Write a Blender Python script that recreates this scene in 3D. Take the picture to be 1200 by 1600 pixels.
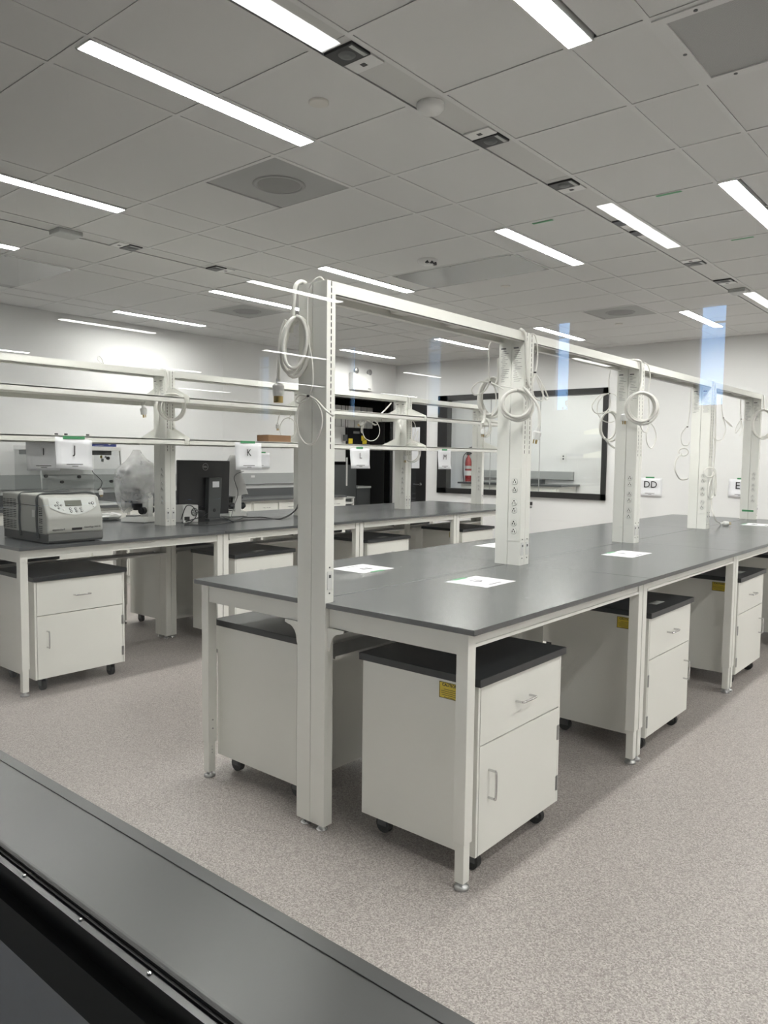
import bpy, bmesh, math, random
from mathutils import Vector, Matrix
random.seed(7)
S = bpy.context.scene
COL = S.collection
for o in list(bpy.data.objects): bpy.data.objects.remove(o)

# ------------------------------------------------------------------ camera
F_PX, YAW, PITCH, ROLL = 1195.05, 0.70003, -0.07079, 0.01234
CAM = Vector((1.3586, -2.0768, 1.4739))
_fw = Vector((-math.sin(YAW)*math.cos(PITCH), math.cos(YAW)*math.cos(PITCH), math.sin(PITCH)))
_r0 = Vector((math.cos(YAW), math.sin(YAW), 0)); _u0 = _r0.cross(_fw)
_r = _r0*math.cos(ROLL) + _u0*math.sin(ROLL); _u = _u0*math.cos(ROLL) - _r0*math.sin(ROLL)
cd = bpy.data.cameras.new('camera'); cam = bpy.data.objects.new('camera', cd); COL.objects.link(cam)
cd.sensor_fit = 'VERTICAL'; cd.sensor_height = 36.0; cd.lens = F_PX/1600*36.0; cd.clip_start = 0.01
M = Matrix(((_r.x,_u.x,-_fw.x,CAM.x),(_r.y,_u.y,-_fw.y,CAM.y),(_r.z,_u.z,-_fw.z,CAM.z),(0,0,0,1)))
cam.matrix_world = M
S.camera = cam
def at(px, py, ax, val):
    """point where the photograph's pixel ray meets a plane of the room"""
    d = _fw + _r*((px-600)/F_PX) - _u*((py-800)/F_PX)
    t = (val-CAM[ax])/d[ax]
    return CAM + d*t

# ------------------------------------------------------------------ world, exposure
w = bpy.data.worlds.new('world'); S.world = w; w.use_nodes = True
bg = w.node_tree.nodes['Background']; bg.inputs[0].default_value = (0.27,0.54,1.0,1); bg.inputs[1].default_value = 7.0
S.view_settings.view_transform = 'Standard'; S.view_settings.look = 'None'
S.view_settings.gamma = 1.0; S.view_settings.use_curve_mapping = False
S.view_settings.exposure = 0.0
LAMP = 94.0       # luminance of the lab light strips
PENDANT = 14.0    # luminance of the hall pendants

# ------------------------------------------------------------------ materials
def mat(name, col, rough=0.5, metal=0.0, spec=0.5, noise=0.0, nscale=30.0, bump=0.0, bscale=200.0, coat=0.0, rvar=0.0):
    m = bpy.data.materials.new(name); m.use_nodes = True
    nt = m.node_tree; b = nt.nodes['Principled BSDF']
    c = (col[0],col[1],col[2],1)
    b.inputs['Base Color'].default_value = c; b.inputs['Roughness'].default_value = rough
    b.inputs['Metallic'].default_value = metal; b.inputs['Specular IOR Level'].default_value = spec
    if coat: b.inputs['Coat Weight'].default_value = coat; b.inputs['Coat Roughness'].default_value = 0.12
    tc = nt.nodes.new('ShaderNodeTexCoord')
    n = nt.nodes.new('ShaderNodeTexNoise'); n.inputs['Scale'].default_value = nscale; n.inputs['Detail'].default_value = 4
    nt.links.new(tc.outputs['Object'], n.inputs['Vector'])
    mx = nt.nodes.new('ShaderNodeMix'); mx.data_type = 'RGBA'
    mx.inputs['A'].default_value = tuple(v*(1-noise) for v in col)+(1,)
    mx.inputs['B'].default_value = tuple(min(1,v*(1+noise)) for v in col)+(1,)
    nt.links.new(n.outputs['Fac'], mx.inputs['Factor']); nt.links.new(mx.outputs['Result'], b.inputs['Base Color'])
    if rvar:
        mr = nt.nodes.new('ShaderNodeMapRange'); mr.inputs[3].default_value = rough-rvar; mr.inputs[4].default_value = rough+rvar
        nt.links.new(n.outputs['Fac'], mr.inputs[0]); nt.links.new(mr.outputs[0], b.inputs['Roughness'])
    if bump:
        n2 = nt.nodes.new('ShaderNodeTexNoise'); n2.inputs['Scale'].default_value = bscale; n2.inputs['Detail'].default_value = 3
        nt.links.new(tc.outputs['Object'], n2.inputs['Vector'])
        bp = nt.nodes.new('ShaderNodeBump'); bp.inputs['Strength'].default_value = bump; bp.inputs['Distance'].default_value = 0.002
        nt.links.new(n2.outputs['Fac'], bp.inputs['Height']); nt.links.new(bp.outputs['Normal'], b.inputs['Normal'])
    return m
def emis(name, col, strength):
    m = bpy.data.materials.new(name); m.use_nodes = True
    nt = m.node_tree; nt.nodes.clear()
    e = nt.nodes.new('ShaderNodeEmission'); e.inputs[0].default_value = (*col,1); e.inputs[1].default_value = strength
    o = nt.nodes.new('ShaderNodeOutputMaterial'); nt.links.new(e.outputs[0], o.inputs[0])
    return m
def glass_mat(name, tint=(0.985,0.995,0.99), f0=0.04, gloss_rough=0.0):
    """thin sheet: straight-through transmission plus a Schlick mirror reflection on each face"""
    m = bpy.data.materials.new(name); m.use_nodes = True
    nt = m.node_tree; nt.nodes.clear(); N = nt.nodes.new; L = nt.links.new
    g = N('ShaderNodeNewGeometry'); dp = N('ShaderNodeVectorMath'); dp.operation = 'DOT_PRODUCT'
    L(g.outputs['Incoming'], dp.inputs[0]); L(g.outputs['Normal'], dp.inputs[1])
    ab = N('ShaderNodeMath'); ab.operation = 'ABSOLUTE'; L(dp.outputs['Value'], ab.inputs[0])
    s1 = N('ShaderNodeMath'); s1.operation = 'SUBTRACT'; s1.inputs[0].default_value = 1; L(ab.outputs[0], s1.inputs[1])
    pw = N('ShaderNodeMath'); pw.operation = 'POWER'; L(s1.outputs[0], pw.inputs[0]); pw.inputs[1].default_value = 5
    ml = N('ShaderNodeMath'); ml.operation = 'MULTIPLY_ADD'; L(pw.outputs[0], ml.inputs[0]); ml.inputs[1].default_value = 1-f0; ml.inputs[2].default_value = f0
    t = N('ShaderNodeBsdfTransparent'); t.inputs[0].default_value = (*tint,1)
    gl = N('ShaderNodeBsdfGlossy'); gl.inputs['Roughness'].default_value = gloss_rough; gl.inputs[0].default_value = (1,1,1,1)
    mx = N('ShaderNodeMixShader'); L(ml.outputs[0], mx.inputs[0]); L(t.outputs[0], mx.inputs[1]); L(gl.outputs[0], mx.inputs[2])
    o = N('ShaderNodeOutputMaterial'); L(mx.outputs[0], o.inputs[0])
    return m
def floor_mat():
    m = mat('speckled_vinyl', (0.4,0.36,0.33), 0.42, spec=0.4)
    nt = m.node_tree; b = nt.nodes['Principled BSDF']; N = nt.nodes.new; L = nt.links.new
    tc = N('ShaderNodeTexCoord')
    v = N('ShaderNodeTexVoronoi'); v.inputs['Scale'].default_value = 260; L(tc.outputs['Object'], v.inputs['Vector'])
    n = N('ShaderNodeTexNoise'); n.inputs['Scale'].default_value = 130; n.inputs['Detail'].default_value = 5; L(tc.outputs['Object'], n.inputs['Vector'])
    sp = N('ShaderNodeSeparateColor'); L(v.outputs['Color'], sp.inputs[0])
    mx0 = N('ShaderNodeMath'); mx0.operation = 'ADD'; L(sp.outputs[0], mx0.inputs[0]); L(n.outputs['Fac'], mx0.inputs[1])
    hf = N('ShaderNodeMath'); hf.operation = 'MULTIPLY'; hf.inputs[1].default_value = 0.5; L(mx0.outputs[0], hf.inputs[0])
    cr = N('ShaderNodeValToRGB'); L(hf.outputs[0], cr.inputs[0])
    e = cr.color_ramp.elements; e[0].position = 0.22; e[0].color = (0.205,0.178,0.166,1); e[1].position = 0.8; e[1].color = (0.54,0.495,0.47,1)
    k = e.new(0.5); k.color = (0.345,0.313,0.297,1)
    L(cr.outputs[0], b.inputs['Base Color'])
    bp = N('ShaderNodeBump'); bp.inputs['Strength'].default_value = 0.12; bp.inputs['Distance'].default_value = 0.001
    L(n.outputs['Fac'], bp.inputs['Height']); L(bp.outputs[0], b.inputs['Normal'])
    return m
def perf_mat():
    """fine perforated sheet"""
    m = mat('perforated_sheet', (0.5,0.5,0.48), 0.5)
    nt = m.node_tree; b = nt.nodes['Principled BSDF']; N = nt.nodes.new; L = nt.links.new
    tc = N('ShaderNodeTexCoord'); v = N('ShaderNodeTexVoronoi'); v.inputs['Scale'].default_value = 330; v.inputs['Randomness'].default_value = 0
    L(tc.outputs['Object'], v.inputs['Vector'])
    cr = N('ShaderNodeValToRGB'); L(v.outputs['Distance'], cr.inputs[0])
    e = cr.color_ramp.elements; e[0].position = 0.3; e[0].color = (0.24,0.24,0.235,1); e[1].position = 0.42; e[1].color = (0.42,0.42,0.41,1)
    L(cr.outputs[0], b.inputs['Base Color'])
    return m
def bag_mat():
    m = bpy.data.materials.new('clear_plastic_film'); m.use_nodes = True
    nt = m.node_tree; nt.nodes.clear(); N = nt.nodes.new; L = nt.links.new
    tc = N('ShaderNodeTexCoord'); n = N('ShaderNodeTexNoise'); n.inputs['Scale'].default_value = 7; n.inputs['Detail'].default_value = 3; L(tc.outputs['Object'], n.inputs[0])
    bp = N('ShaderNodeBump'); bp.inputs['Strength'].default_value = 0.5; bp.inputs['Distance'].default_value = 0.03; L(n.outputs['Fac'], bp.inputs['Height'])
    t = N('ShaderNodeBsdfTransparent'); t.inputs[0].default_value = (0.95,0.95,0.95,1)
    d = N('ShaderNodeBsdfPrincipled'); d.inputs['Base Color'].default_value = (0.8,0.8,0.8,1); d.inputs['Roughness'].default_value = 0.2
    L(bp.outputs[0], d.inputs['Normal'])
    mr = N('ShaderNodeMapRange'); mr.inputs[1].default_value = 0.3; mr.inputs[2].default_value = 0.75; mr.inputs[3].default_value = 0.15; mr.inputs[4].default_value = 0.75
    L(n.outputs['Fac'], mr.inputs[0])
    mx = N('ShaderNodeMixShader'); L(mr.outputs[0], mx.inputs[0]); L(t.outputs[0], mx.inputs[1]); L(d.outputs[0], mx.inputs[2])
    o = N('ShaderNodeOutputMaterial'); L(mx.outputs[0], o.inputs[0])
    return m

PAINT  = mat('warm_white_enamel', (0.80,0.798,0.753), 0.38, noise=0.015, nscale=6)
WALL   = mat('white_wall_paint', (0.72,0.72,0.715), 0.85, noise=0.02, nscale=3)
TILE   = mat('ceiling_tile_white', (0.62,0.62,0.61), 0.9, noise=0.05, nscale=180, bump=0.2, bscale=400)
TBAR   = mat('ceiling_grid_paint', (0.62,0.62,0.61), 0.5, noise=0.01)
STRIPM = mat('ceiling_strip_metal', (0.54,0.54,0.525), 0.45, noise=0.01)
DARKV  = mat('plenum_concrete', (0.30,0.30,0.29), 0.9)
FLOOR  = floor_mat()
EPOXY  = mat('dark_epoxy_resin', (0.070,0.074,0.078), 0.25, spec=1.0, noise=0.06, nscale=5, rvar=0.015)
EPOXY2 = mat('dark_cabinet_top', (0.022,0.024,0.026), 0.34, spec=0.5, noise=0.06, nscale=10, rvar=0.02)
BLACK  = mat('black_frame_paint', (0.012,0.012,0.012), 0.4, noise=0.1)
SILLM  = mat('black_solid_sill', (0.016,0.017,0.017), 0.32, spec=0.45, noise=0.15, nscale=10, bump=0.03, bscale=60, rvar=0.05)
ANOD   = mat('black_anodised', (0.02,0.02,0.02), 0.3, spec=0.6, noise=0.1)
RUBBER = mat('black_rubber', (0.012,0.012,0.012), 0.6, noise=0.1)
CHROME = mat('brushed_chrome', (0.62,0.62,0.62), 0.25, metal=1.0, noise=0.04, nscale=80)
STEELD = mat('dull_steel', (0.42,0.42,0.42), 0.4, metal=1.0, noise=0.04)
BRASS  = mat('brass_pin', (0.45,0.33,0.14), 0.35, metal=1.0, noise=0.05)
CORD   = mat('white_pvc_cord', (0.74,0.73,0.69), 0.4, noise=0.02)
PLASTW = mat('white_plastic', (0.68,0.68,0.665), 0.35, noise=0.01)
PLASTG = mat('grey_plastic', (0.40,0.41,0.40), 0.4, noise=0.03)
DKGREY = mat('dark_grey_plastic', (0.07,0.075,0.075), 0.4, noise=0.08)
BLKPL  = mat('black_plastic', (0.010,0.010,0.011), 0.38, noise=0.08)
SLOTSHADE   = mat('slot_shade_black', (0.012,0.012,0.012), 0.9, spec=0.02)  # black colour stands in for the shade inside open slots
PAPER  = mat('white_paper', (0.78,0.785,0.81), 0.7, noise=0.02, nscale=12)
INK    = mat('black_ink', (0.015,0.015,0.015), 0.7)
INKG   = mat('grey_ink', (0.16,0.16,0.16), 0.7)
TAPE   = mat('green_tape', (0.07,0.30,0.13), 0.5, noise=0.12, nscale=60)
YELLOW = mat('caution_yellow', (0.72,0.55,0.04), 0.45, noise=0.05)
REDM   = mat('extinguisher_red', (0.28,0.008,0.008), 0.25, noise=0.05)
RACEW  = mat('grey_raceway', (0.36,0.37,0.365), 0.45, noise=0.02)
HALLW  = mat('hall_grey_wall', (0.72,0.72,0.72), 0.7, noise=0.03)
HALLD  = mat('hall_grey_finish', (0.30,0.30,0.30), 0.7, noise=0.05)
CARD   = mat('brown_cardboard', (0.20,0.11,0.055), 0.8, noise=0.12, nscale=40)
BLUEB  = mat('blue_carton', (0.012,0.025,0.16), 0.4, noise=0.05)
CENTW  = mat('instrument_pale_grey', (0.43,0.435,0.41), 0.4, noise=0.01)
CENTL  = mat('instrument_light_panel', (0.58,0.60,0.585), 0.35, noise=0.01)
CENTD  = mat('instrument_base_grey', (0.13,0.132,0.13), 0.45, noise=0.02)
LCD    = mat('lcd_grey', (0.14,0.145,0.12), 0.3, noise=0.02)
PERF   = perf_mat()
BAG    = bag_mat()
GLASS  = glass_mat('window_glass', f0=0.04)
ACRYL  = glass_mat('clear_acrylic', tint=(0.90,0.91,0.91), f0=0.045)
DIMGL   = glass_mat('sky_dimming_glass', tint=(0.50,0.50,0.48))  # tint added to dim the sky strips reflected in the glass
LIGHTM = emis('lab_light_lens', (1.0,0.985,0.95), LAMP)
PENDM  = emis('hall_light_lens', (1.0,0.99,0.97), PENDANT)

# ------------------------------------------------------------------ mesh builder
class MB:
    def __init__(s): s.v=[]; s.f=[]; s.m=[]; s.sm=[]
    def add(s, vs, fs, mi=0, smooth=False):
        b=len(s.v); s.v += [tuple(v) for v in vs]
        for f in fs: s.f.append(tuple(i+b for i in f)); s.m.append(mi); s.sm.append(smooth)
        return s
    def box(s, x0,x1,y0,y1,z0,z1, mi=0, bev=0.0):
        if x0>x1: x0,x1=x1,x0
        if y0>y1: y0,y1=y1,y0
        if z0>z1: z0,z1=z1,z0
        vs=[(x0,y0,z0),(x1,y0,z0),(x1,y1,z0),(x0,y1,z0),(x0,y0,z1),(x1,y0,z1),(x1,y1,z1),(x0,y1,z1)]
        fs=[(0,3,2,1),(4,5,6,7),(0,1,5,4),(1,2,6,5),(2,3,7,6),(3,0,4,7)]
        if bev<=0: return s.add(vs,fs,mi)
        bm=bmesh.new(); V=[bm.verts.new(v) for v in vs]
        for f in fs: bm.faces.new([V[i] for i in f])
        bmesh.ops.bevel(bm, geom=list(bm.edges), offset=bev, segments=2, affect='EDGES', profile=0.6)
        bm.verts.index_update()
        s.add([v.co[:] for v in bm.verts],[[v.index for v in f.verts] for f in bm.faces],mi); bm.free()
        return s
    def prism(s, poly, axis, a, b, mi=0):
        """poly: 2D points in the other two axes in order (x,y,z minus axis); extruded a..b"""
        n=len(poly)
        def P(p,t):
            l=list(p); l.insert(axis,t); return tuple(l)
        ar=sum(poly[i][0]*poly[(i+1)%n][1]-poly[(i+1)%n][0]*poly[i][1] for i in range(n))
        if (ar<0) != (axis==1): poly=poly[::-1]
        if a>b: a,b=b,a
        vs=[P(p,a) for p in poly]+[P(p,b) for p in poly]
        fs=[tuple(range(n))[::-1], tuple(range(n,2*n))]
        fs+=[(i,(i+1)%n,(i+1)%n+n,i+n) for i in range(n)]
        return s.add(vs,fs,mi)
    def cyl(s, c, ax, r, h, n=16, mi=0, r2=None, smooth=True):
        """cylinder from c along ax (unit vec or 'x','y','z') of length h"""
        ax={'x':Vector((1,0,0)),'y':Vector((0,1,0)),'z':Vector((0,0,1))}.get(ax,ax) if isinstance(ax,str) else Vector(ax).normalized()
        c=Vector(c); t=Vector((0,0,1)) if abs(ax.z)<0.9 else Vector((1,0,0))
        u=ax.cross(t).normalized(); v=ax.cross(u); r2=r if r2 is None else r2
        vs=[c+(u*math.cos(2*math.pi*i/n)+v*math.sin(2*math.pi*i/n))*r for i in range(n)]
        vs+=[c+ax*h+(u*math.cos(2*math.pi*i/n)+v*math.sin(2*math.pi*i/n))*r2 for i in range(n)]
        s.add(vs,[(i,(i+1)%n,(i+1)%n+n,i+n) for i in range(n)],mi,smooth)
        s.add(vs[:n],[tuple(range(n))[::-1]],mi); s.add(vs[n:],[tuple(range(n))],mi)
        return s
    def lathe(s, c, prof, n=16, mi=0, ax='z'):
        c=Vector(c); vs=[]; k=len(prof)
        for (r,h) in prof:
            for i in range(n):
                a=2*math.pi*i/n; p=(r*math.cos(a),r*math.sin(a),h)
                if ax=='x': p=(p[2],p[0],p[1])
                if ax=='y': p=(p[1],p[2],p[0])
                vs.append(c+Vector(p))
        fs=[(j*n+i,j*n+(i+1)%n,(j+1)*n+(i+1)%n,(j+1)*n+i) for j in range(k-1) for i in range(n)]
        s.add(vs,fs,mi,True); s.add(vs[:n],[tuple(range(n))[::-1]],mi); s.add(vs[-n:],[tuple(range(n))],mi)
        return s
    def tube(s, pts, r, n=8, mi=0, close=False):
        pts=[Vector(p) for p in pts]
        q=[pts[0]]
        for p in pts[1:]:
            if (p-q[-1]).length>1e-5: q.append(p)
        pts=q; k=len(pts)
        if k<2: return s
        T=[]
        for i in range(k):
            a=pts[i-1] if (i>0 or close) else pts[i]; b=pts[(i+1)%k] if (i<k-1 or close) else pts[i]
            T.append((b-a).normalized())
        t=Vector((0,0,1)) if abs(T[0].z)<0.9 else Vector((1,0,0))
        u=T[0].cross(t).normalized(); vs=[]
        for i in range(k):
            if i: 
                u=(u-T[i]*u.dot(T[i]))
                u=u.normalized() if u.length>1e-6 else T[i].orthogonal().normalized()
            v=T[i].cross(u)
            for j in range(n):
                a=2*math.pi*j/n; vs.append(pts[i]+(u*math.cos(a)+v*math.sin(a))*r)
        m=k if close else k-1
        fs=[(i*n+j,i*n+(j+1)%n,((i+1)%k)*n+(j+1)%n,((i+1)%k)*n+j) for i in range(m) for j in range(n)]
        s.add(vs,fs,mi,True)
        if not close: s.add(vs[:n],[tuple(range(n))[::-1]],mi); s.add(vs[-n:],[tuple(range(n))],mi)
        return s
    def mesh(s, name, mats, off=(0,0,0)):
        me=bpy.data.meshes.new(name)
        me.from_pydata([(v[0]-off[0],v[1]-off[1],v[2]-off[2]) for v in s.v],[],s.f)
        for m in (mats if isinstance(mats,(list,tuple)) else [mats]): me.materials.append(m)
        for p,mi,sm in zip(me.polygons,s.m,s.sm): p.material_index=mi; p.use_smooth=sm
        me.update(); return me
    def build(s, name, mats, parent=None, local=False, origin=None):
        """world-coordinate geometry; the object origin is set at its parent's / own base"""
        if parent is not None:
            off=(0,0,0) if local else wloc(parent)
            o=bpy.data.objects.new(name, s.mesh(name,mats,off)); COL.objects.link(o); o.parent=parent
        else:
            if origin is None:
                if local: origin=(0,0,0)
                else:
                    xs=[v[0] for v in s.v]; ys=[v[1] for v in s.v]; zs=[v[2] for v in s.v]
                    origin=((min(xs)+max(xs))/2,(min(ys)+max(ys))/2,min(zs))
            o=bpy.data.objects.new(name, s.mesh(name,mats,origin)); COL.objects.link(o); o.location=origin
        return o
def wloc(o):
    p=Vector((0,0,0))
    while o is not None: p+=o.location; o=o.parent
    return p
def tag(o, label=None, cat=None, group=None, kind=None):
    if label: o['label']=label
    if cat: o['category']=cat
    if group: o['group']=group
    if kind: o['kind']=kind
    return o
def thing(name, label, cat, loc=(0,0,0), group=None, rotz=0.0):
    o=bpy.data.objects.new(name,None); COL.objects.link(o); o.location=loc; o.rotation_euler=(0,0,rotz)
    o.empty_display_size=0.05
    return tag(o,label,cat,group)
def stuff(o): return tag(o,kind='stuff')
def struct(o): return tag(o,kind='structure')
def dup(root, loc, rotz=0.0, label=None, group=None):
    r=root.copy(); COL.objects.link(r); r.location=loc; r.rotation_euler=(0,0,rotz)
    if label: r['label']=label
    if group: r['group']=group
    for ch in list(root.children):
        c=ch.copy(); COL.objects.link(c); c.parent=r
        for g in list(ch.children):
            d=g.copy(); COL.objects.link(d); d.parent=c
    return r
def spline(pts, n=6):
    pts=[Vector(p) for p in pts]; out=[]
    for i in range(len(pts)-1):
        p0=pts[max(i-1,0)]; p1=pts[i]; p2=pts[i+1]; p3=pts[min(i+2,len(pts)-1)]
        for k in range(n):
            t=k/n; out.append(0.5*((2*p1)+(p2-p0)*t+(2*p0-5*p1+4*p2-p3)*t*t+(3*p1-p0-3*p2+p3)*t**3))
    out.append(pts[-1]); return out
_txt={}
def text_mesh(body, size, mat_, bold=0.0):
    k=(body,round(size,4),mat_.name,bold)
    if k in _txt: return _txt[k]
    cu=bpy.data.curves.new('t','FONT'); cu.body=body; cu.size=size; cu.align_x='CENTER'; cu.align_y='CENTER'; cu.extrude=0.0003; cu.offset=bold; cu.resolution_u=3
    ob=bpy.data.objects.new('t',cu); COL.objects.link(ob)
    dg=bpy.context.evaluated_depsgraph_get(); dg.update()
    me=bpy.data.meshes.new_from_object(ob.evaluated_get(dg)); me.name='lettering'
    me.materials.clear(); me.materials.append(mat_)
    bpy.data.objects.remove(ob); bpy.data.curves.remove(cu)
    _txt[k]=me; return me
def text(body, size, mat_, parent, loc, right, up, name='lettering', bold=0.0):
    """loc is in world coordinates; right/up are the reading axes"""
    me=text_mesh(body,size,mat_,bold); o=bpy.data.objects.new(name,me); COL.objects.link(o); o.parent=parent
    R=Vector(right).normalized(); U=Vector(up).normalized(); Nn=R.cross(U)
    m=Matrix(((R.x,U.x,Nn.x,0),(R.y,U.y,Nn.y,0),(R.z,U.z,Nn.z,0),(0,0,0,1)))
    o.matrix_local=Matrix.Translation(Vector(loc)-wloc(parent))@m
    return o

# ================================================================== STRUCTURE
XL, XR, YF, YB, ZC = -7.15, 3.70, -1.40, 8.30, 3.064
YG = -1.575                        # glass plane
floor=struct(MB().box(XL-1.2,XR+.1,-1.605,12.2,-.1,0).build('floor',FLOOR))
# far wall with the black-framed window and the black door
WX0,WX1,WZ0,WZ1 = -6.21,-3.25,0.905,2.505
DX0,DX1,DZ1 = -7.12,-6.46,2.46
def wallbox(name,*a,m=WALL): return struct(MB().box(*a).build(name,m))
m=MB(); m.box(DX1,WX0,YB,YB+.12,0,3.2); m.box(WX0,WX1,YB,YB+.12,0,WZ0); m.box(WX0,WX1,YB,YB+.12,WZ1,3.2); m.box(WX1,XR+.1,YB,YB+.12,0,3.2); m.box(XL-.12,DX0,YB,YB+.12,0,3.2); m.box(DX0,DX1,YB,YB+.12,DZ1,3.2)
struct(m.build('wall_far',WALL))
# left wall with the black opening near the corner
OY0,OY1,OZ1 = 6.62,8.16,2.43
m=MB(); m.box(XL-.12,XL,YF-.2,OY0,0,3.2); m.box(XL-.12,XL,OY0,OY1,OZ1,3.2); m.box(XL-.12,XL,OY1,YB,0,3.2)
struct(m.build('wall_left',WALL))
wallbox('wall_right',XR,XR+.12,YF-.2,YB,0,3.2)
# wall under / over the glazing
m=MB(); m.box(XL,XR,-1.600,-1.415,0,.75); m.box(XL,XR,-1.62,-1.415,2.75,3.2)
struct(m.build('wall_front',WALL))
wallbox('wall_front_hall',XL-10,XR+1,-1.6045,-1.6001,0,.7495,m=HALLW)
wallbox('baseboard_far',WX0-.2,XR,YB-.008,YB,0,.1,m=RACEW)

# window in the front wall: sill, stops, gasket, glass panes, mullions
win=struct(thing('window_1','x','x',(0,YG,.85))); del win['label'], win['category']
MB().box(XL,XR,-1.566,-1.393,.81,.85,bev=.003).build('window_sill',SILLM,win)
MB().box(XL,XR,-1.4165,-1.393,.8495,.8515,bev=.0008).build('sill_rim',SILLM,win)
MB().box(XL,XR,-1.572,-1.566,.80,.857).box(XL,XR,-1.5765,-1.573,.80,.853).build('gasket',RUBBER,win)
MB().box(XL,XR,-1.588,-1.5765,.80,.850).build('glazing_stop',ANOD,win)
MB().box(XL,XR,-1.6052,-1.560,.75,.816).build('frame_rail',ANOD,win)
for i in range(26):
    x=-1.55+i*.163+.012
    MB().lathe((x,-1.5815,.850),[(.0035,0),(.0035,.0012),(.002,.0022)],10).build('screw',CHROME,win)
PX=[XL,-4.6,-1.7,2.45,XR]
for a,b in zip(PX[:-1],PX[1:]):
    MB().box(a+.02,b-.02,-1.5760,-1.5725,.83,2.74).build('pane',GLASS,win)
for x in PX[1:-1]: MB().box(x-.025,x+.025,-1.605,-1.54,.80,2.75).build('mullion',ANOD,win)
MB().box(XL,XR,-1.605,-1.54,2.73,2.78).build('head_rail',ANOD,win)

# far window (black frame, three butt-jointed panes)
w2=struct(thing('window_2','x','x',((WX0+WX1)/2,YB,WZ0))); del w2['label'], w2['category']
t=.085; m=MB(); y0,y1=YB-.035,YB+.10
m.box(WX0,WX1,y0,y1,WZ0,WZ0+t); m.box(WX0,WX1,y0,y1,WZ1-t,WZ1); m.box(WX0,WX0+.19,y0,y1,WZ0,WZ1); m.box(WX1-.07,WX1,y0,y1,WZ0,WZ1)
m.build('window_frame',BLACK,w2)
jx=[WX0+.18, at(766,700,1,YB+.04).x, at(843,700,1,YB+.04).x, WX1-.06]
for a,b in zip(jx[:-1],jx[1:]): MB().box(a+.004,b-.004,YB+.040,YB+.046,WZ0+t-.01,WZ1-t+.01).build('pane',GLASS,w2)
for x in jx[1:-1]: MB().box(x-.005,x+.005,YB+.039,YB+.047,WZ0+t-.01,WZ1-t+.01).build('glass_joint',RACEW,w2)

# black door in the far wall
d1=struct(thing('door_1','x','x',((DX0+DX1)/2,YB,0))); del d1['label'], d1['category']
m=MB(); m.box(DX0,DX0+.05,YB-.02,YB+.12,0,DZ1); m.box(DX1-.05,DX1,YB-.02,YB+.12,0,DZ1); m.box(DX0+.05,DX1-.05,YB-.02,YB+.12,2.14,DZ1)
m.build('door_frame',BLACK,d1)
lx0,lx1,lz0,lz1=DX0+.09,-6.69,.74,2.04
m=MB(); a,b=YB+.02,YB+.065
m.box(DX0+.05,lx0,a,b,.01,2.14); m.box(lx1,DX1-.05,a,b,.01,2.14); m.box(lx0,lx1,a,b,.01,lz0); m.box(lx0,lx1,a,b,lz1,2.14)
m.build('door_leaf',BLACK,d1)
MB().box(lx0-.005,lx1+.005,YB+.04,YB+.046,lz0-.005,lz1+.005).build('glass_lite',GLASS,d1)
hx=-6.585
m=MB(); m.cyl((hx,YB+.02,1.03),'y',.03,-.012,18); m.cyl((hx,YB+.01,1.03),'y',.012,-.045,10); m.box(hx-.115,hx+.012,YB-.045,YB-.03,1.02,1.04,bev=.005)
m.build('door_lever',CHROME,d1)
MB().box(-6.79,-6.62,YB+.0145,YB+.0195,1.30,2.0).build('door_notice',PAPER,d1)

# --- room behind the far window
wallbox('wall_far_room_back',-8.5,-2.0,11.2,11.3,0,3.2)
wallbox('wall_far_room_left',-8.6,-8.5,YB+.12,11.3,0,3.2)
wallbox('wall_far_room_right',-2.6,-2.5,YB+.12,11.2,0,3.2)
wallbox('ceiling_far_room',-8.6,-2.0,YB+.12,11.3,3.064,3.2,m=TILE)
# --- small store behind the left opening
AX=-8.35
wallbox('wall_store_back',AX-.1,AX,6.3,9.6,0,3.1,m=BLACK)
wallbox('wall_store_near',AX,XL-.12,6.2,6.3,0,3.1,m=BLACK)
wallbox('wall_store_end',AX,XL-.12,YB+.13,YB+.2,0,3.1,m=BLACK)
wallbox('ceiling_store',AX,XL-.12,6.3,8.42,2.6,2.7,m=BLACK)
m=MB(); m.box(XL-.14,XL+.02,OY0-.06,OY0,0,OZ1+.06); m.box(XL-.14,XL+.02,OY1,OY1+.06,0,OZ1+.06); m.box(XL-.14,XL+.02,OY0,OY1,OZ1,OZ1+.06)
struct(m.build('trim_1',BLACK))

# --- hall behind the camera (seen only as reflections in the glass)
HB=-17.75
struct(MB().box(-20,4.7,HB-.2,-1.6055,-.1,-.0005).build('floor_hall',HALLD))
wallbox('wall_hall_left',-20.1,-20,HB,-1.6,0,6,m=HALLD); wallbox('wall_hall_right',4.6,4.7,HB,-1.6,0,6,m=HALLD)
wallbox('ceiling_hall',-20.1,4.7,HB,-1.6,6,6.1,m=HALLD)
m=MB(); m.box(-20,4.6,-1.66,-1.62,3.2,6); m.box(-20,XL-.12,-1.66,-1.6,0,3.2); m.box(XR+.12,4.6,-1.66,-1.6,0,3.2); struct(m.build('wall_hall_lab_side',HALLD))
hw=[(-18.14,-17.63),(-14.08,-13.88),(-11.28,-10.79),(-7.44,-7.07),(-4.11,-3.58)]
m=MB(); m.box(-20,4.6,HB-.2,HB,0,2.66); m.box(-20,4.6,HB-.2,HB,4.72,6); x=-20
for a,b in hw: m.box(x,a,HB-.2,HB,2.66,4.72); x=b
m.box(x,4.6,HB-.2,HB,2.66,4.72); struct(m.build('wall_hall_back',HALLD))
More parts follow.
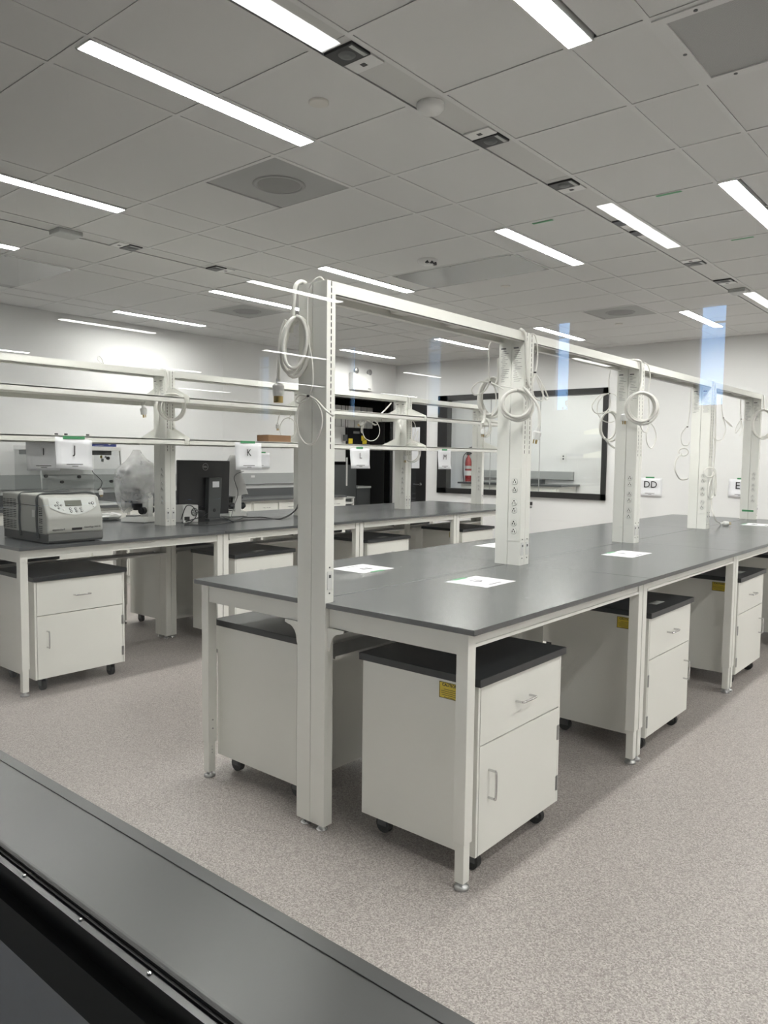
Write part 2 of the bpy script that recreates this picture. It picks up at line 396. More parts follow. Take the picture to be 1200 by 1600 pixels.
for i,(a,b) in enumerate(hw):
    wn=struct(thing('window_%d_offscreen'%(i+3),'x','x',((a+b)/2,HB,2.66))); del wn['label'], wn['category']
    m=MB(); m.box(a,a+.02,HB-.12,HB-.06,2.66,4.72); m.box(b-.02,b,HB-.12,HB-.06,2.66,4.72); m.box(a,b,HB-.12,HB-.06,4.35,4.38); m.build('window_frame',PLASTW,wn)
    MB().box(a,b,HB-.095,HB-.085,2.66,4.72).build('pane',DIMGL if i in (0,2) else GLASS,wn)  # two panes darkened on purpose to weaken their sky reflection

# ================================================================== CEILING
ceil=struct(thing('ceiling','x','x',(0,0,ZC))); del ceil['label'], ceil['category']
MB().box(XL,XR,-1.42,YB,3.16,3.2).build('plenum_deck',DARKV,ceil)
CS=[2.44,-0.795,-4.03,-7.265]
PITCHY=.6125; Y0=.1225
ylines=[Y0+PITCHY*n for n in range(-2,14)]
xl=set()
for c in CS:
    for d in (.095,.69,1.005): xl.add(round(c+d,4)); xl.add(round(c-d,4))
xl=sorted(x for x in xl if XL<x<XR)
xe=[XL]+xl+[XR]; ye=[-1.40]+[y for y in ylines if -1.3<y<YB-.1]+[YB]
LROWS=[(-.49,.735),(2.5725,3.7975),(6.2475,7.4725)]
# special tiles
diffs=[(-2.41,-1.80,.735,1.3475),(-2.41,-1.80,5.635,6.2475),(-5.645,-5.035,3.185,3.7975)]
access=[(-3.025,-1.80,3.185,3.7975),(-6.26,-5.035,.735,1.3475)]
grilles=[(.21,.82,.735,1.3475)]
def inside(c,L):
    return any(a-.02<c[0]<b+.02 and p-.02<c[1]<q+.02 for a,b,p,q in L)
tilemesh={}
def tile(x0,x1,y0,y1):
    g=.013; k=(round(x1-x0,3),round(y1-y0,3))
    if k not in tilemesh:
        hx,hy=(x1-x0)/2-g,(y1-y0)/2-g
        mb=MB(); mb.box(-hx,hx,-hy,hy,.0025,.018)
        tilemesh[k]=mb.mesh('ceiling_tile',TILE)
    o=bpy.data.objects.new('ceiling_tile',tilemesh[k]); COL.objects.link(o); o.parent=ceil
    o.location=((x0+x1)/2,(y0+y1)/2,random.uniform(0,.0012))
lightX=[]
for c in CS:
    for sgn in (-1,1):
        a=c+sgn*.69; lightX.append((a, a+sgn*.115, a+sgn*.315))
for x0,x1 in zip(xe[:-1],xe[1:]):
    w_=x1-x0
    if any(abs((x0+x1)/2-c)<.05 for c in CS): continue
    islight=.29<w_<.33
    for y0,y1 in zip(ye[:-1],ye[1:]):
        cy=(y0+y1)/2
        if islight and any(p<cy<q for p,q in LROWS):
            side=1 if any(abs(x0-(c+.69))<.01 for c in CS) else -1
            if side==1: tile(x0+.115,x1,y0,y1)
            else: tile(x0,x1-.115,y0,y1)
            continue
        parts=[(x0,x1)] if w_<1.0 else [(x0,x1)]
        if w_>1.0 and inside(((x0+x1)/2,cy),access): continue
        if w_>1.0:
            hit=[g for g in diffs+grilles if g[2]<cy<g[3] and g[0]>=x0-.03 and g[1]<=x1+.03]
            if hit:
                g=hit[0]
                if g[1]>x1-.05: tile(x0,g[0],y0,y1)
                else: tile(g[1],x1,y0,y1)
                continue
        tile(x0,x1,y0,y1)
for x in xl:
    MB().box(x-.012,x+.012,-1.40,YB,ZC,ZC+.0025).box(x-.001,x+.001,-1.40,YB,ZC+.0025,ZC+.04).build('grid_bar',TBAR,ceil)
for y in ye[1:-1]:
    for x0,x1 in zip(xe[:-1],xe[1:]):
        if any(abs((x0+x1)/2-c)<.05 for c in CS): continue
        a_,b_=x0+.012,x1-.012
        if .29<x1-x0<.33 and any(p+.1<y<q-.1 for p,q in LROWS):
            if any(abs(x0-(c+.69))<.01 for c in CS): a_=x0+.115
            else: b_=x1-.115
        MB().box(a_,b_,y-.012,y+.012,ZC,ZC+.0025).build('grid_bar',TBAR,ceil)
# metal service strips, in segments
for c in CS[1:3]:
    ys=[-1.40,.1225,1.335,1.96,4.25,5.02,6.6,YB]
    for a,b in zip(ys[:-1],ys[1:]):
        MB().box(c-.0785,c+.0785,a+.002,b-.002,ZC+.005,ZC+.010).build('strip_panel',STRIPM,ceil)
for c in (CS[0],CS[3]):
    MB().box(max(c-.0785,XL),min(c+.0785,XR),-1.4,YB,ZC+.005,ZC+.010).build('strip_panel',STRIPM,ceil)
# recessed linear lights
def make_light(x0,x1,y0,y1,lab):
    off=True                       # lamps of the same ceiling rows that lie outside the picture
    for x_ in (x0,x1):
        for q_ in range(9):
            d=Vector((x_,y0+(y1-y0)*q_/8,ZC))-CAM; zz=d.dot(_fw)
            if zz>.05 and 0<=600+F_PX*d.dot(_r)/zz<=1200 and 0<=800-F_PX*d.dot(_u)/zz<=1600: off=False
    t=thing('ceiling_light_offscreen' if off else 'ceiling_light',lab,'light',((x0+x1)/2,(y0+y1)/2,ZC),'linear lights in the lab ceiling')
    z=ZC
    m=MB(); e=.006
    m.box(x0,x1,y0,y0+e,z-.004,z+.03); m.box(x0,x1,y1-e,y1,z-.004,z+.03); m.box(x0,x0+e,y0,y1,z-.004,z+.03); m.box(x1-e,x1,y0,y1,z-.004,z+.03); m.box(x0,x1,y0,y1,z+.03,z+.034)
    m.build('housing',PLASTW,t)
    MB().box(x0+e,x1-e,y0+e,y1-e,z+.008,z+.012).build('lens',LIGHTM,t)
    return t
for (a,b,_) in lightX:
    x0,x1=min(a,b),max(a,b)
    if x0<XL+.05 or x1>XR-.05: continue
    place={-7:'above the wall worktop',-5:'over the wall side of shelved bench',-3:'over the aisle side of shelved bench',-2:'over the aisle side of shelfless bench',0:'over the outer edge of shelfless bench',2:'over the open floor beyond shelfless bench',3:'beside the right wall'}[round((x0+x1)/2)]
    for ir,(p,q) in enumerate(LROWS): make_light(x0+.003,x1-.003,p+.006,q-.006,'white linear ceiling light %s, %s row from the glass'%(place,('first','second','third')[ir]))
# air diffusers
for i,(a,b,p,q) in enumerate(diffs):
    t=thing('air_diffuser',['square ceiling diffuser with round duct between linear lights near the glass','square ceiling diffuser above the shelfless bench by the far wall','square ceiling diffuser beyond the shelved bench'][i],'diffuser',((a+b)/2,(p+q)/2,ZC))
    MB().box(a+.012,b-.012,p+.012,q-.012,ZC+.001,ZC+.006).build('panel',mat('diffuser_panel_%d'%i,(.30,.30,.295),.45,noise=.02),t)
    MB().lathe(((a+b)/2+.0,(p+q)/2,ZC-.001),[(.155,0),(.150,-.004),(.135,-.004),(.13,.0012)],40).build('duct_ring',mat('duct_ring_%d'%i,(.26,.26,.255),.5),t)
    MB().lathe(((a+b)/2,(p+q)/2,ZC-.0008),[(.128,0),(.10,-.002),(.001,-.002)],40).build('duct_plate',mat('duct_plate_%d'%i,(.20,.20,.195),.55),t)
for i,(a,b,p,q) in enumerate(access):
    t=thing('access_panel',['long metal access panel with screws above shelfless bench','long metal access panel with screws above shelved bench'][i],'panel',((a+b)/2,(p+q)/2,ZC))
    MB().box(a+.008,b-.008,p+.008,q-.008,ZC-.003,ZC+.003,bev=.001).build('sheet',mat('access_sheet_%d'%i,(.42,.42,.41),.25,spec=.7,noise=.03),t)
    for sx in (a+.04,(a+b)/2,b-.04):
        for sy in (p+.03,q-.03): MB().cyl((sx,sy,ZC-.005),'z',.007,.004,10).build('screw',DKGREY,t)
for (a,b,p,q) in grilles:
    t=thing('return_grille','square perforated return air grille with screwed frame','grille',((a+b)/2,(p+q)/2,ZC))
    m=MB(); f=.05
    m.box(a+.01,b-.01,p+.01,p+f,ZC-.006,ZC+.002); m.box(a+.01,b-.01,q-f,q-.01,ZC-.006,ZC+.002); m.box(a+.01,a+f,p+f,q-f,ZC-.006,ZC+.002); m.box(b-f,b-.01,p+f,q-f,ZC-.006,ZC+.002)
    m.build('frame',TBAR,t)
    MB().box(a+f-.002,b-f+.002,p+f-.002,q-f+.002,ZC,ZC+.004).build('perforated_sheet',PERF,t)
    for sx,sy in ((a+.16,p+.03),(a+.14,q-.03),(b-.16,p+.03),(b-.14,q-.03),(a+.03,(p+q)/2)): MB().cyl((sx,sy,ZC-.008),'z',.008,.004,8).build('screw',DKGREY,t)
# strip devices
SC=[(CS[1],.218,1),(CS[1],1.272,-1),(CS[1],2.058,1),(CS[1],2.95,1),(CS[1],3.24,1),(CS[1],4.323,-1),(CS[1],5.085,1),(CS[2],1.256,-1),(CS[2],2.064,1),(CS[2],.10,-1)]
cnt={}
for c,y,sg in sorted(SC):
    cnt[c]=cnt.get(c,0)+1
    t=thing('sensor_module','black square ceiling sensor, %s from glass in the metal strip over %s bench'%(['first','second','third','fourth','fifth','sixth','seventh'][cnt[c]-1],'shelfless' if c>-2 else 'shelved'),'sensor',(c,y,ZC-.003),'sensors set in the metal ceiling strips')
    MB().box(c-.075,c+.075,y-.055,y+.055,ZC-.006,ZC+.006,bev=.002).build('bezel',BLKPL,t)
    MB().lathe((c,y,ZC-.006),[(.035,0),(.03,-.004),(.015,-.006)],20).build('lens_dome',DKGREY,t)
    MB().box(c+.05,c+.068,y-.045,y+.045,ZC-.0075,ZC-.006).build('label_strip',PLASTG,t)
    yy=y+sg*.10
    MB().box(c-.07,c+.075,yy-.04,yy+.04,ZC-.003,ZC+.0055,bev=.001).build('white_module',PLASTW,t)
    MB().box(c-.012,c+.012,yy-.012,yy+.012,ZC-.004,ZC-.003).build('eye',BLKPL,t)
for x,y,r,lab,nm in [(-1.177,.443,.046,'flat round sprinkler cover near the long linear light','sprinkler_cover'),(-2.425,4.113,.042,'small round sprinkler cover beside the metal access panel','sprinkler_cover'),(-2.398,6.588,.042,'small round sprinkler cover beyond the far square diffuser','sprinkler_cover')]:
    tag(MB().lathe((x,y,ZC-.006),[(r*.9,0),(r,.002),(r,.0085)],28).build(nm,mat('sprinkler_'+str(y),(.58,.56,.52),.5)),lab,'sprinkler')
t=thing('smoke_detector','round white smoke detector on the metal ceiling strip','detector',(-.80,.776,ZC))
MB().lathe((-.80,.776,ZC-.003),[(.062,.009),(.062,0),(.062,-.012),(.05,-.028),(.012,-.034)],28).build('body',PLASTW,t)
MB().cyl((-.775,.80,ZC-.030),'z',.004,-.003,8).build('indicator',BLKPL,t)
t=thing('strobe_alarm','round white ceiling alarm with dark slots beside the access panel','alarm',(-2.446,2.945,ZC))
MB().lathe((-2.446,2.945,ZC+.003),[(.082,0),(.082,-.012),(.065,-.03),(.03,-.042)],28).build('body',PLASTW,t)
for a in range(4):
    an=math.radians(35+a*35-90); MB().box(-2.446+.06*math.cos(an)-.012,-2.446+.06*math.cos(an)+.012,2.945+.06*math.sin(an)-.012,2.945+.06*math.sin(an)+.012,ZC-.034,ZC-.015).build('vent',BLKPL,t)
for c,y in ((CS[2],.735),(CS[1],5.56)):
    tag(MB().box(c-.075,c+.075,y-.09,y+.09,ZC-.030,ZC+.006,bev=.01).build('sensor_box',PLASTG),'grey box sensor fixed to the metal ceiling strip %s'%('over the shelved bench' if c<-3 else 'over the shelfless bench'),'sensor')
for px,py,lab in ((1045,303,'short green tape stuck to ceiling by the metal strip'),(1160,373,'short green tape on ceiling bar nearer the far wall'),(848,347,'short green tape on ceiling bar beside a linear light')):
    p=at(px,py,2,ZC-.001)
    tag(MB().box(p.x-.075,p.x+.075,p.y-.012,p.y+.012,ZC-.0012,ZC+.0005).build('ceiling_tape',TAPE),lab,'tape')
# hall pendants (mirror images of the strips of light in the glass)
def pend(x,yv0,yv1):
    y0,y1=2*YG-yv1,2*YG-yv0
    t=thing('pendant_light_offscreen','long white pendant light hanging in the hall behind the glass','light',(x,(y0+y1)/2,3.064),'pendant lights of the hall')
    MB().box(x-.06,x+.06,y0,y1,3.067,3.10,bev=.003).build('housing',PLASTG,t)
    MB().box(x-.05,x+.05,y0+.01,y1-.01,3.064,3.067).build('lens',PENDM,t)
    for yy in (y0+.15,y1-.15): MB().cyl((x,yy,3.10),'z',.002,2.9,6).build('cable',STEELD,t)
for x,a,b in [(-.765,2.53,3.77),(-.815,-1.05,.155),(-.76,5.715,6.95),(-4.17,2.54,3.75),(-7.53,2.46,3.75),(-7.54,5.64,6.97),(-10.92,5.63,6.98),(-11.07,9.1,10.48),(-14.2,8.78,10.3),(-7.65,9.16,10.3),(-11.04,12.5,13.9),(-10.93,2.4,3.69),(-4.2,9.1,10.4)]:
    pend(x,a,b)

# ================================================================== BENCHES
L=1.524; W=1.516; HT=.914; TH=.0195; PWX=.0767
ORD=['first','second','third','fourth']
def poly_slab(m,side,xc,edge,ya,yb,na,nb,mi=0):
    """worktop half with notches round the posts; side +1: towards +X"""
    xi=xc+side*.0028; xn=xc+side*(PWX+.003)
    P=[(edge,ya),(edge,yb),(xn,yb),(xn,yb-nb),(xi,yb-nb),(xi,ya+na),(xn,ya+na),(xn,ya)]
    Q=[]
    for p in P:
        if not Q or (abs(p[0]-Q[-1][0])+abs(p[1]-Q[-1][1]))>1e-6: Q.append(p)
    m.prism(Q,2,HT-TH,HT,mi)
def make_table(xc,yo,k,side,label,group):
    xe_=xc+side*W/2; ya=yo+k*L+.0022; yb=yo+(k+1)*L-.0022
    t=thing('lab_table',label,'table',(xe_-side*.05,ya+.02,0),group)
    m=MB(); na=.052 if k==0 else .045; nb=.066 if k<3 else .10
    poly_slab(m,side,xc,xe_,ya,yb,na,nb)
    top=m.build('worktop',EPOXY,t)
    bv=top.modifiers.new('edge','BEVEL'); bv.width=.0005; bv.segments=1; bv.limit_method='ANGLE'
    xf=xe_-side*.034
    # legs
    for (yc,first) in ((ya+.040 if k==0 else ya+.0255,1),(yb-.0255,0)):
        xa=xf-side*.047
        m=MB(); m.box(xf,xa,yc-.0235,yc+.0235,.165,HT-TH,bev=.002)
        lg=m.build('leg',PAINT,t)
        MB().box(xf-side*.005,xa+side*.005,yc-.0185,yc+.0185,.026,.175,bev=.002).build('leg_extension',PAINT,lg)
        xm=(xf+xa)/2
        MB().lathe((xm,yc,0),[(.026,0),(.027,.004),(.026,.010),(.021,.013),(.014,.016),(.014,.028)],18).build('levelling_foot',STEELD,lg)
        m=MB()
        for zz in (.27,.23): m.cyl((xa,yc-.0,zz),'x',.0035,-side*.003,8)
        for zz in (.145,.13,.115): m.cyl((xa+side*.005,yc,zz),'x',.0022,-side*.002,6)
        stuff(m.build('bolt',STEELD,lg))
    # rails
    a=ya+.012; b=yb-.002
    m=MB(); m.box(xf-side*.006,xf-side*.034,a+.05,b-.05,HT-TH-.042,HT-TH); m.box(xf-side*.002,xf-side*.040,a+.05,b-.05,HT-TH-.054,HT-TH-.042)
    m.build('front_rail',PAINT,t)
    yr=ya+.022 if k==0 else ya+.01
    m=MB(); m.box(xf-side*.046,xc+side*(PWX+.001),yr,yr+.03,HT-TH-.078,HT-TH); m.build('end_rail',PAINT,t)
    m=MB(); m.box(xf-side*.046,xc+side*(PWX+.001),yb-.036,yb-.008,HT-TH-.078,HT-TH); m.build('end_rail',PAINT,t)
    if k==0:
        # curved corbel beside the post
        x1=xc+side*(PWX+.0004); pts=[(x1,HT-TH-.078),(x1+side*.085,HT-TH-.078),(x1+side*.085,HT-TH-.088),(x1+side*.066,HT-TH-.094)]
        for q in range(1,7):
            an=math.pi/2*q/6; pts.append((x1+side*(.066-.05*math.sin(an)),HT-TH-.094-.062*(1-math.cos(an))))
        pts+=[(x1+side*.012,HT-TH-.168),(x1,HT-TH-.168)]
        MB().prism(pts,1,ya+.010,ya+.016).build('corbel',PAINT,t)
    return t
def make_spine(xc,yo,label,shelved):
    t=thing('service_spine',label,'frame',(xc,yo,0))
    fronts=[]      # (yfront, outlets, nearpost)
    ZT=2.134
    ends=[(yo+0.0,False)]
    for i in (1,2,3): ends+= [(yo+1.4626+(i-1)*L,True),(yo+1.4626+(i-1)*L+.0495,False)]
    ends.append((yo+1.4626+3*L,True))
    for i,(yf,out) in enumerate(ends):
        m=MB()
        for s in (-1,1):
            m.box(xc+s*.0012,xc+s*PWX,yf,yf+.0475,.024,ZT,bev=.0025)
        p=m.build('post',PAINT,t)
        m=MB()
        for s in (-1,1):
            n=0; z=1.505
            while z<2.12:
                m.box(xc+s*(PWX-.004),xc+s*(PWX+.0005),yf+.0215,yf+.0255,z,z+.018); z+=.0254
        stuff(m.build('slot_shade_row',SLOTSHADE,p))  # raised black boxes painted as the shade of punched slots
        for s in (-1,1): MB().lathe((xc+s*.045,yf+.024,0),[(.024,0),(.024,.006),(.014,.012),(.012,.026)],16).build('levelling_foot',CHROME,p)
        # switch plate on the aisle face
        m=MB(); m.box(xc+PWX-.001,xc+PWX+.003,yf+.010,yf+.037,.965,1.035,bev=.001); m.build('switch_plate',PLASTW,p)
        m=MB(); m.box(xc+PWX+.003,xc+PWX+.0045,yf+.018,yf+.028,1.010,1.022)
        for zz in (.95,1.05): m.cyl((xc+PWX-.001,yf+.0235,zz),'x',.0035,.003,8)
        stuff(m.build('switch_mark',DKGREY,p))
        if out:
            MB().box(xc+.004,xc+.072,yf-.002,yf+.001,1.04,1.425,bev=.0008).build('outlet_panel',PAINT,p)
            rm=None
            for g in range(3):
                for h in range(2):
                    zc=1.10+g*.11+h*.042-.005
                    m=MB(); cx_=xc+.038
                    m.lathe((cx_,yf-.002,zc),[(.0165,0),(.0165,-.002),(.015,-.003)],20,ax='y')
                    m.build('receptacle',PAINT,p)
                    m=MB().lathe((cx_,yf-.0018,zc),[(.0182,0),(.0182,-.0009),(.0165,-.0009)],20,ax='y'); m.build('receptacle_shade_ring',PLASTG,p)  # grey ring drawn as the shadow line round the socket
                    m=MB(); 
                    m.box(cx_-.0085,cx_-.005,yf-.0062,yf-.0045,zc-.007,zc+.002); m.box(cx_+.005,cx_+.0085,yf-.0062,yf-.0045,zc-.008,zc+.002); m.cyl((cx_,yf-.0045,zc+.008),'y',.0038,-.0017,8)
                    stuff(m.build('socket_slots',SLOTSHADE,p))
            # instruction sheets near the top
            for s in (-1,1):
                MB().box(xc+s*.008,xc+s*.068,yf-.0012,yf+.0002,1.86,2.07).build('instruction_sheet',PAINT,p)
                m=MB(); rr=random.Random(i*10+s)
                x0,x1=(xc+.012,xc+.064) if s>0 else (xc-.064,xc-.012)
                m.box(x0,x0+.03,yf-.0018,yf-.001,2.052,2.060)
                for q in range(16):
                    zz=2.042-q*.0105; a=x0+rr.uniform(0,.012); b=min(x1,a+rr.uniform(.014,.05)); m.box(a,b,yf-.0018,yf-.001,zz-.002,zz)
                stuff(m.build('print_lines',INKG,p))
    # beams, trays per bay
    for k in range(4):
        ya=ends[2*k][0]+.0475; yb=ends[2*k+1][0]
        m=MB()
        for s in (-1,1): m.box(xc+s*(PWX-.004),xc+s*(PWX-.001),ya,yb,2.085,2.134); m.box(xc+s*(PWX-.028),xc+s*(PWX-.001),ya,yb,2.085,2.088)
        m.box(xc-PWX+.002,xc+PWX-.002,ya,yb,2.129,2.134)
        bmobj=m.build('top_beam',PAINT,t)
        for q in (0.33,.62): MB().box(xc-.045,xc+.045,ya+(yb-ya)*q,ya+(yb-ya)*q+.09,2.1,2.129).build('beam_gusset',PAINT,bmobj)
        m=MB(); m.box(xc-.09,xc+.09,ya,yb,.685,.688); m.box(xc+.088,xc+.091,ya,yb,.685,.70); m.box(xc-.091,xc-.088,ya,yb,.685,.70)
        m.build('cable_tray',PAINT,t)
        m=MB(); m.box(xc-.02,xc+.02,ya,yb,.80,.86); m.build('core_rail',PAINT,t)
    return t,ends
# bench A = shelfless, X centre:
XCA=-.758; XCB=-3.940; YOB=-.03
make_spine(XCA,0,'white slotted post-and-beam spine of the bench without shelves',False)
spB,endsB=make_spine(XCB,YOB,'white slotted post-and-beam spine of the bench with shelves',True)
for k in range(4):
    make_table(XCA,0,k,1,'dark-topped lab table, %s from glass, outer side of shelfless bench'%ORD[k],'lab tables')
    make_table(XCA,0,k,-1,'dark-topped lab table, %s from glass, aisle side of shelfless bench'%ORD[k],'lab tables')
    make_table(XCB,YOB,k,1,'dark-topped lab table, %s from glass, aisle side of shelved bench'%ORD[k],'lab tables')
    make_table(XCB,YOB,k,-1,'dark-topped lab table, %s from glass, wall side of shelved bench'%ORD[k],'lab tables')

# mobile cabinets -------------------------------------------------
def pull(m, c, axis, length=.1, out=.032, r=.0045):
    """wire pull on a +X face; axis 'y' or 'z'"""
    h=length/2; c=Vector(c); d=Vector((0,1,0)) if axis=='y' else Vector((0,0,1)); n=Vector((1,0,0))
    pts=[c-d*h, c-d*h+n*(out-.008), c-d*(h-.008)+n*out, c+d*(h-.008)+n*out, c+d*h+n*(out-.008), c+d*h]
    m.tube(spline(pts,4),r,8); return m
CW,CD,CB,CT=.605,.53,.085,.695
def make_cabinet(hinge):
    """front at +X (x=0), y from 0 to CW, hinge +1: hinges at high y"""
    t=thing('mobile_cabinet','x','cabinet',(0,0,0),'mobile cabinets under the benches')
    m=MB(); m.box(-CD,-.018,0,CW,CB,CT); body=m.build('carcass',PAINT,t,local=True)
    m=MB(); m.box(-.018,0,0,.012,CB,CT); m.box(-.018,0,CW-.012,CW,CB,CT); m.build('face_stile',PAINT,t,local=True)
    MB().box(-CD-.012,.016,-.012,CW+.012,CT,CT+.028,bev=.002).build('cabinet_top',EPOXY2,t,local=True)
    dr=MB().box(-.017,.001,.0145,CW-.0145,.482,CT-.004,bev=.0012).build('drawer',PAINT,t,local=True)
    do=MB().box(-.017,.001,.0145,CW-.0145,CB+.001,.477,bev=.0012).build('door',PAINT,t,local=True)
    pull(MB(),(.0,CW/2,.585),'y').build('drawer_pull',CHROME,dr,local=True)
    yh=.075 if hinge>0 else CW-.075
    pull(MB(),(.0,yh,.33),'z').build('door_pull',CHROME,do,local=True)
    yy=CW-.0145 if hinge>0 else .0145
    for zz in (.375,.165):
        m=MB(); m.box(-.002,.0022,yy-.009,yy+.009,zz-.03,zz+.03,bev=.0006); m.cyl((.0025,yy,zz-.03),'z',.003,.06,8); m.build('hinge',STEELD,do,local=True)
    for x,y in ((-.06,.07),(-.06,CW-.07),(-CD+.06,.07),(-CD+.06,CW-.07)):
        m=MB(); m.box(x-.025,x+.025,y-.025,y+.025,CB-.012,CB); m.box(x-.022,x+.022,y-.018,y-.014,.03,CB-.012); m.box(x-.022,x+.022,y+.014,y+.018,.03,CB-.012)
        c=m.build('caster',DKGREY,t,local=True)
        MB().cyl((x,y-.012,.034),'y',.034,.024,20).build('wheel',RUBBER,c,local=True)
    # yellow caution label on the -Y side near the front
    s=MB().box(-.165,-.075,-.0012,.0002,CT-.07,CT-.012).build('caution_label',[YELLOW],t,local=True); tag(s,'yellow caution sticker with black border')
    m=MB(); z0,z1=CT-.07,CT-.012; x0,x1=-.165,-.075; e=.0018
    m.box(x0,x1,-.0018,-.001,z0,z0+e); m.box(x0,x1,-.0018,-.001,z1-e,z1); m.box(x0,x0+e,-.0018,-.001,z0,z1); m.box(x1-e,x1,-.0018,-.001,z0,z1)
    for q,(a,b) in enumerate(((.02,.07),(.008,.082),(.008,.08),(.012,.078),(.022,.066))): m.box(x0+a,x0+b,-.0018,-.001,z1-.026-q*.007,z1-.0245-q*.007)
    stuff(m.build('label_print',INK,s,local=True))
    tx=text('CAUTION',.0145,INK,s,(0,0,0),(1,0,0),(0,0,1),bold=.0004); tx.location=(-.12,-.0013,CT-.0215)
    if hinge<0: MB().box(-.10,-.055,CW/2-.06,CW/2+.06,CT+.028,CT+.0284).build('top_label',PLASTG,t,local=True)
    return t
protoR=make_cabinet(1); protoL=make_cabinet(-1)
cabs=[]
for side,xface,benchn,yo in ((1,-.045,'shelfless bench',0),(1,XCB+W/2-.045,'shelved bench',YOB)):
    for k,hin in enumerate((1,-1,-1,1)):
        y=yo+.105+k*1.53 if k==0 else yo+.115+k*1.527
        lab='white mobile cabinet with drawer and door, %s from glass, %s side of %s'%(ORD[k],'outer' if xface>-1 else 'aisle',benchn)
        cabs.append((hin,(xface,y,0),0,lab))
for xface,benchn,yo in ((XCA-W/2+.045,'shelfless bench',0),(XCB-W/2+.045,'shelved bench',YOB)):
    for k in range(4):
        y=yo+.10+k*1.527
        lab='white mobile cabinet with drawer and door, %s from glass, %s side of %s'%(ORD[k],'aisle' if xface>-2 else 'wall',benchn)
        cabs.append((1 if k%2 else -1,(xface,y+CW,0),math.pi,lab))
usedp={}
for hin,loc,rz,lab in cabs:
    pr_=protoR if hin>0 else protoL
    if pr_.name not in usedp:
        usedp[pr_.name]=1; pr_.location=loc; pr_.rotation_euler=(0,0,rz); pr_['label']=lab
    else: dup(pr_,loc,rz,lab)

# shelves of the shelved bench -----------------------------------
SHD=.225
def make_shelf(k,z,side,label):
    ya=endsB[2*k][0]+.022; yb=endsB[2*k+1][0]+.0255
    x0=XCB+side*(PWX+.0015); x1=XCB+side*(PWX+.0015+SHD)
    t=thing('bench_shelf',label,'shelf',((x0+x1)/2,(ya+yb)/2,z-.045),'shelves of the shelved bench')
    m=MB(); m.box(x0,x1,ya,yb,z-.012,z-.010+.006)
    m.box(x1-side*.002,x1,ya,yb,z-.045,z); m.box(x1-side*.02,x1,ya,yb,z-.045,z-.043)
    m.build('shelf_pan',PAINT,t)
    for yb_ in (ya+.001,yb-.004):
        P=[(x0,z-.045),(x0,z+.085),(x0+side*.02,z+.085),(x1-side*.01,z+.012),(x1-side*.01,z-.045)]
        m=MB(); m.prism(P,1,yb_,yb_+.003); m.build('bracket',PAINT,t)
    return t
for k in range(4):
    for z,nm in ((1.92,'upper'),(1.60,'lower')):
        make_shelf(k,z,1,'white metal %s shelf, %s bay from glass, aisle side of shelved bench'%(nm,ORD[k]))
        if k<3: make_shelf(k,z,-1,'white metal %s shelf, %s bay from glass, wall side of shelved bench'%(nm,ORD[k]))
XSF=XCB+PWX+.0015+SHD      # front face of the aisle-side shelves
# ================================================================== SIGNS
def hang_sign(letter, px0, py0, px1, py1, ax, val, nrm, label, tape=(.25,.65), tilt=0.0, lsize=.08, mirror=False):
    """paper sheet hanging on a vertical plane; nrm=+1 when it faces +axis"""
    a=at(px0,py0,ax,val); b=at(px1,py1,ax,val)
    z1=(a.z); z0=(b.z); other=1-ax
    u0,u1=sorted((a[other],b[other])); 
    t=thing('paper_sign',label,'sign',tuple(((u0+u1)/2 if i==other else (val if i==ax else z0)) for i in range(3)))
    o_=nrm*.0015
    def P(u,z,d=0):
        v=[0,0,z]; v[ax]=val+o_+nrm*d; v[other]=u; return tuple(v)
    n=6; m=MB(); vs=[]
    for i in range(n+1):
        for j in range(n+1):
            u=u0+(u1-u0)*i/n; z=z0+(z1-z0)*j/n+tilt*(i/n-.5)
            bend=.006*math.sin(3*i/n+j)*(1-j/n)+.010*(1-j/n)**2
            vs.append(P(u,z,bend))
    fs=[(i*(n+1)+j,(i+1)*(n+1)+j,(i+1)*(n+1)+j+1,i*(n+1)+j+1) for i in range(n) for j in range(n)]
    m.add(vs,fs,0,True); sh=m.build('sheet',PAPER,t)
    sol=sh.modifiers.new('thick','SOLIDIFY'); sol.thickness=.0003
    flip=(nrm>0)==(ax==0)
    right=[0,0,0]; right[other]=1 if flip else -1
    du=(u1-u0); zc=z0+(z1-z0)*.62
    loc=P((u0+u1)/2,zc,.009)
    text(letter,lsize,INK,t,loc,right,(0,0,1),'letter')
    m=MB(); rr=random.Random(letter)
    for q,(cc,hw_) in enumerate(((.40,.035),(.60,.03),(.5,.022))):
        zz=z0+(z1-z0)*(.16 if q<2 else .10)
        p=list(P(u0+du*cc,zz,.013)); lo=p[:]; hi=p[:]
        lo[other]-=hw_; hi[other]+=hw_; lo[2]-=.003; hi[2]+=.003; lo[ax]-=.0004; hi[ax]+=.0004
        m.box(lo[0],hi[0],lo[1],hi[1],lo[2],hi[2])
    stuff(m.build('small_print',INKG,t))
    ta,tb=(u0+du*tape[0],u0+du*tape[1])
    p=P(ta,z1-.006,.001); q=P(tb,z1+.014,.0016)
    MB().box(p[0],q[0],p[1],q[1],p[2],q[2]).build('tape',TAPE,t)
    return t
hang_sign('J',86,684,144,733,0,XSF,1,'paper sign J taped to lower shelf above the centrifuge',tape=(.2,.8),tilt=-.02)
hang_sign('K',367,691,408,734,0,XSF,1,'paper sign K taped to lower shelf near the monitor',tape=(.2,.75))
hang_sign('L',547,700,577,732,0,XSF,1,'paper sign L taped to lower shelf',tape=(.3,.65))
hang_sign('M',684,703,704,733,0,XSF,1,'paper sign M taped to lower shelf near the end of bench',tape=(.3,.7))
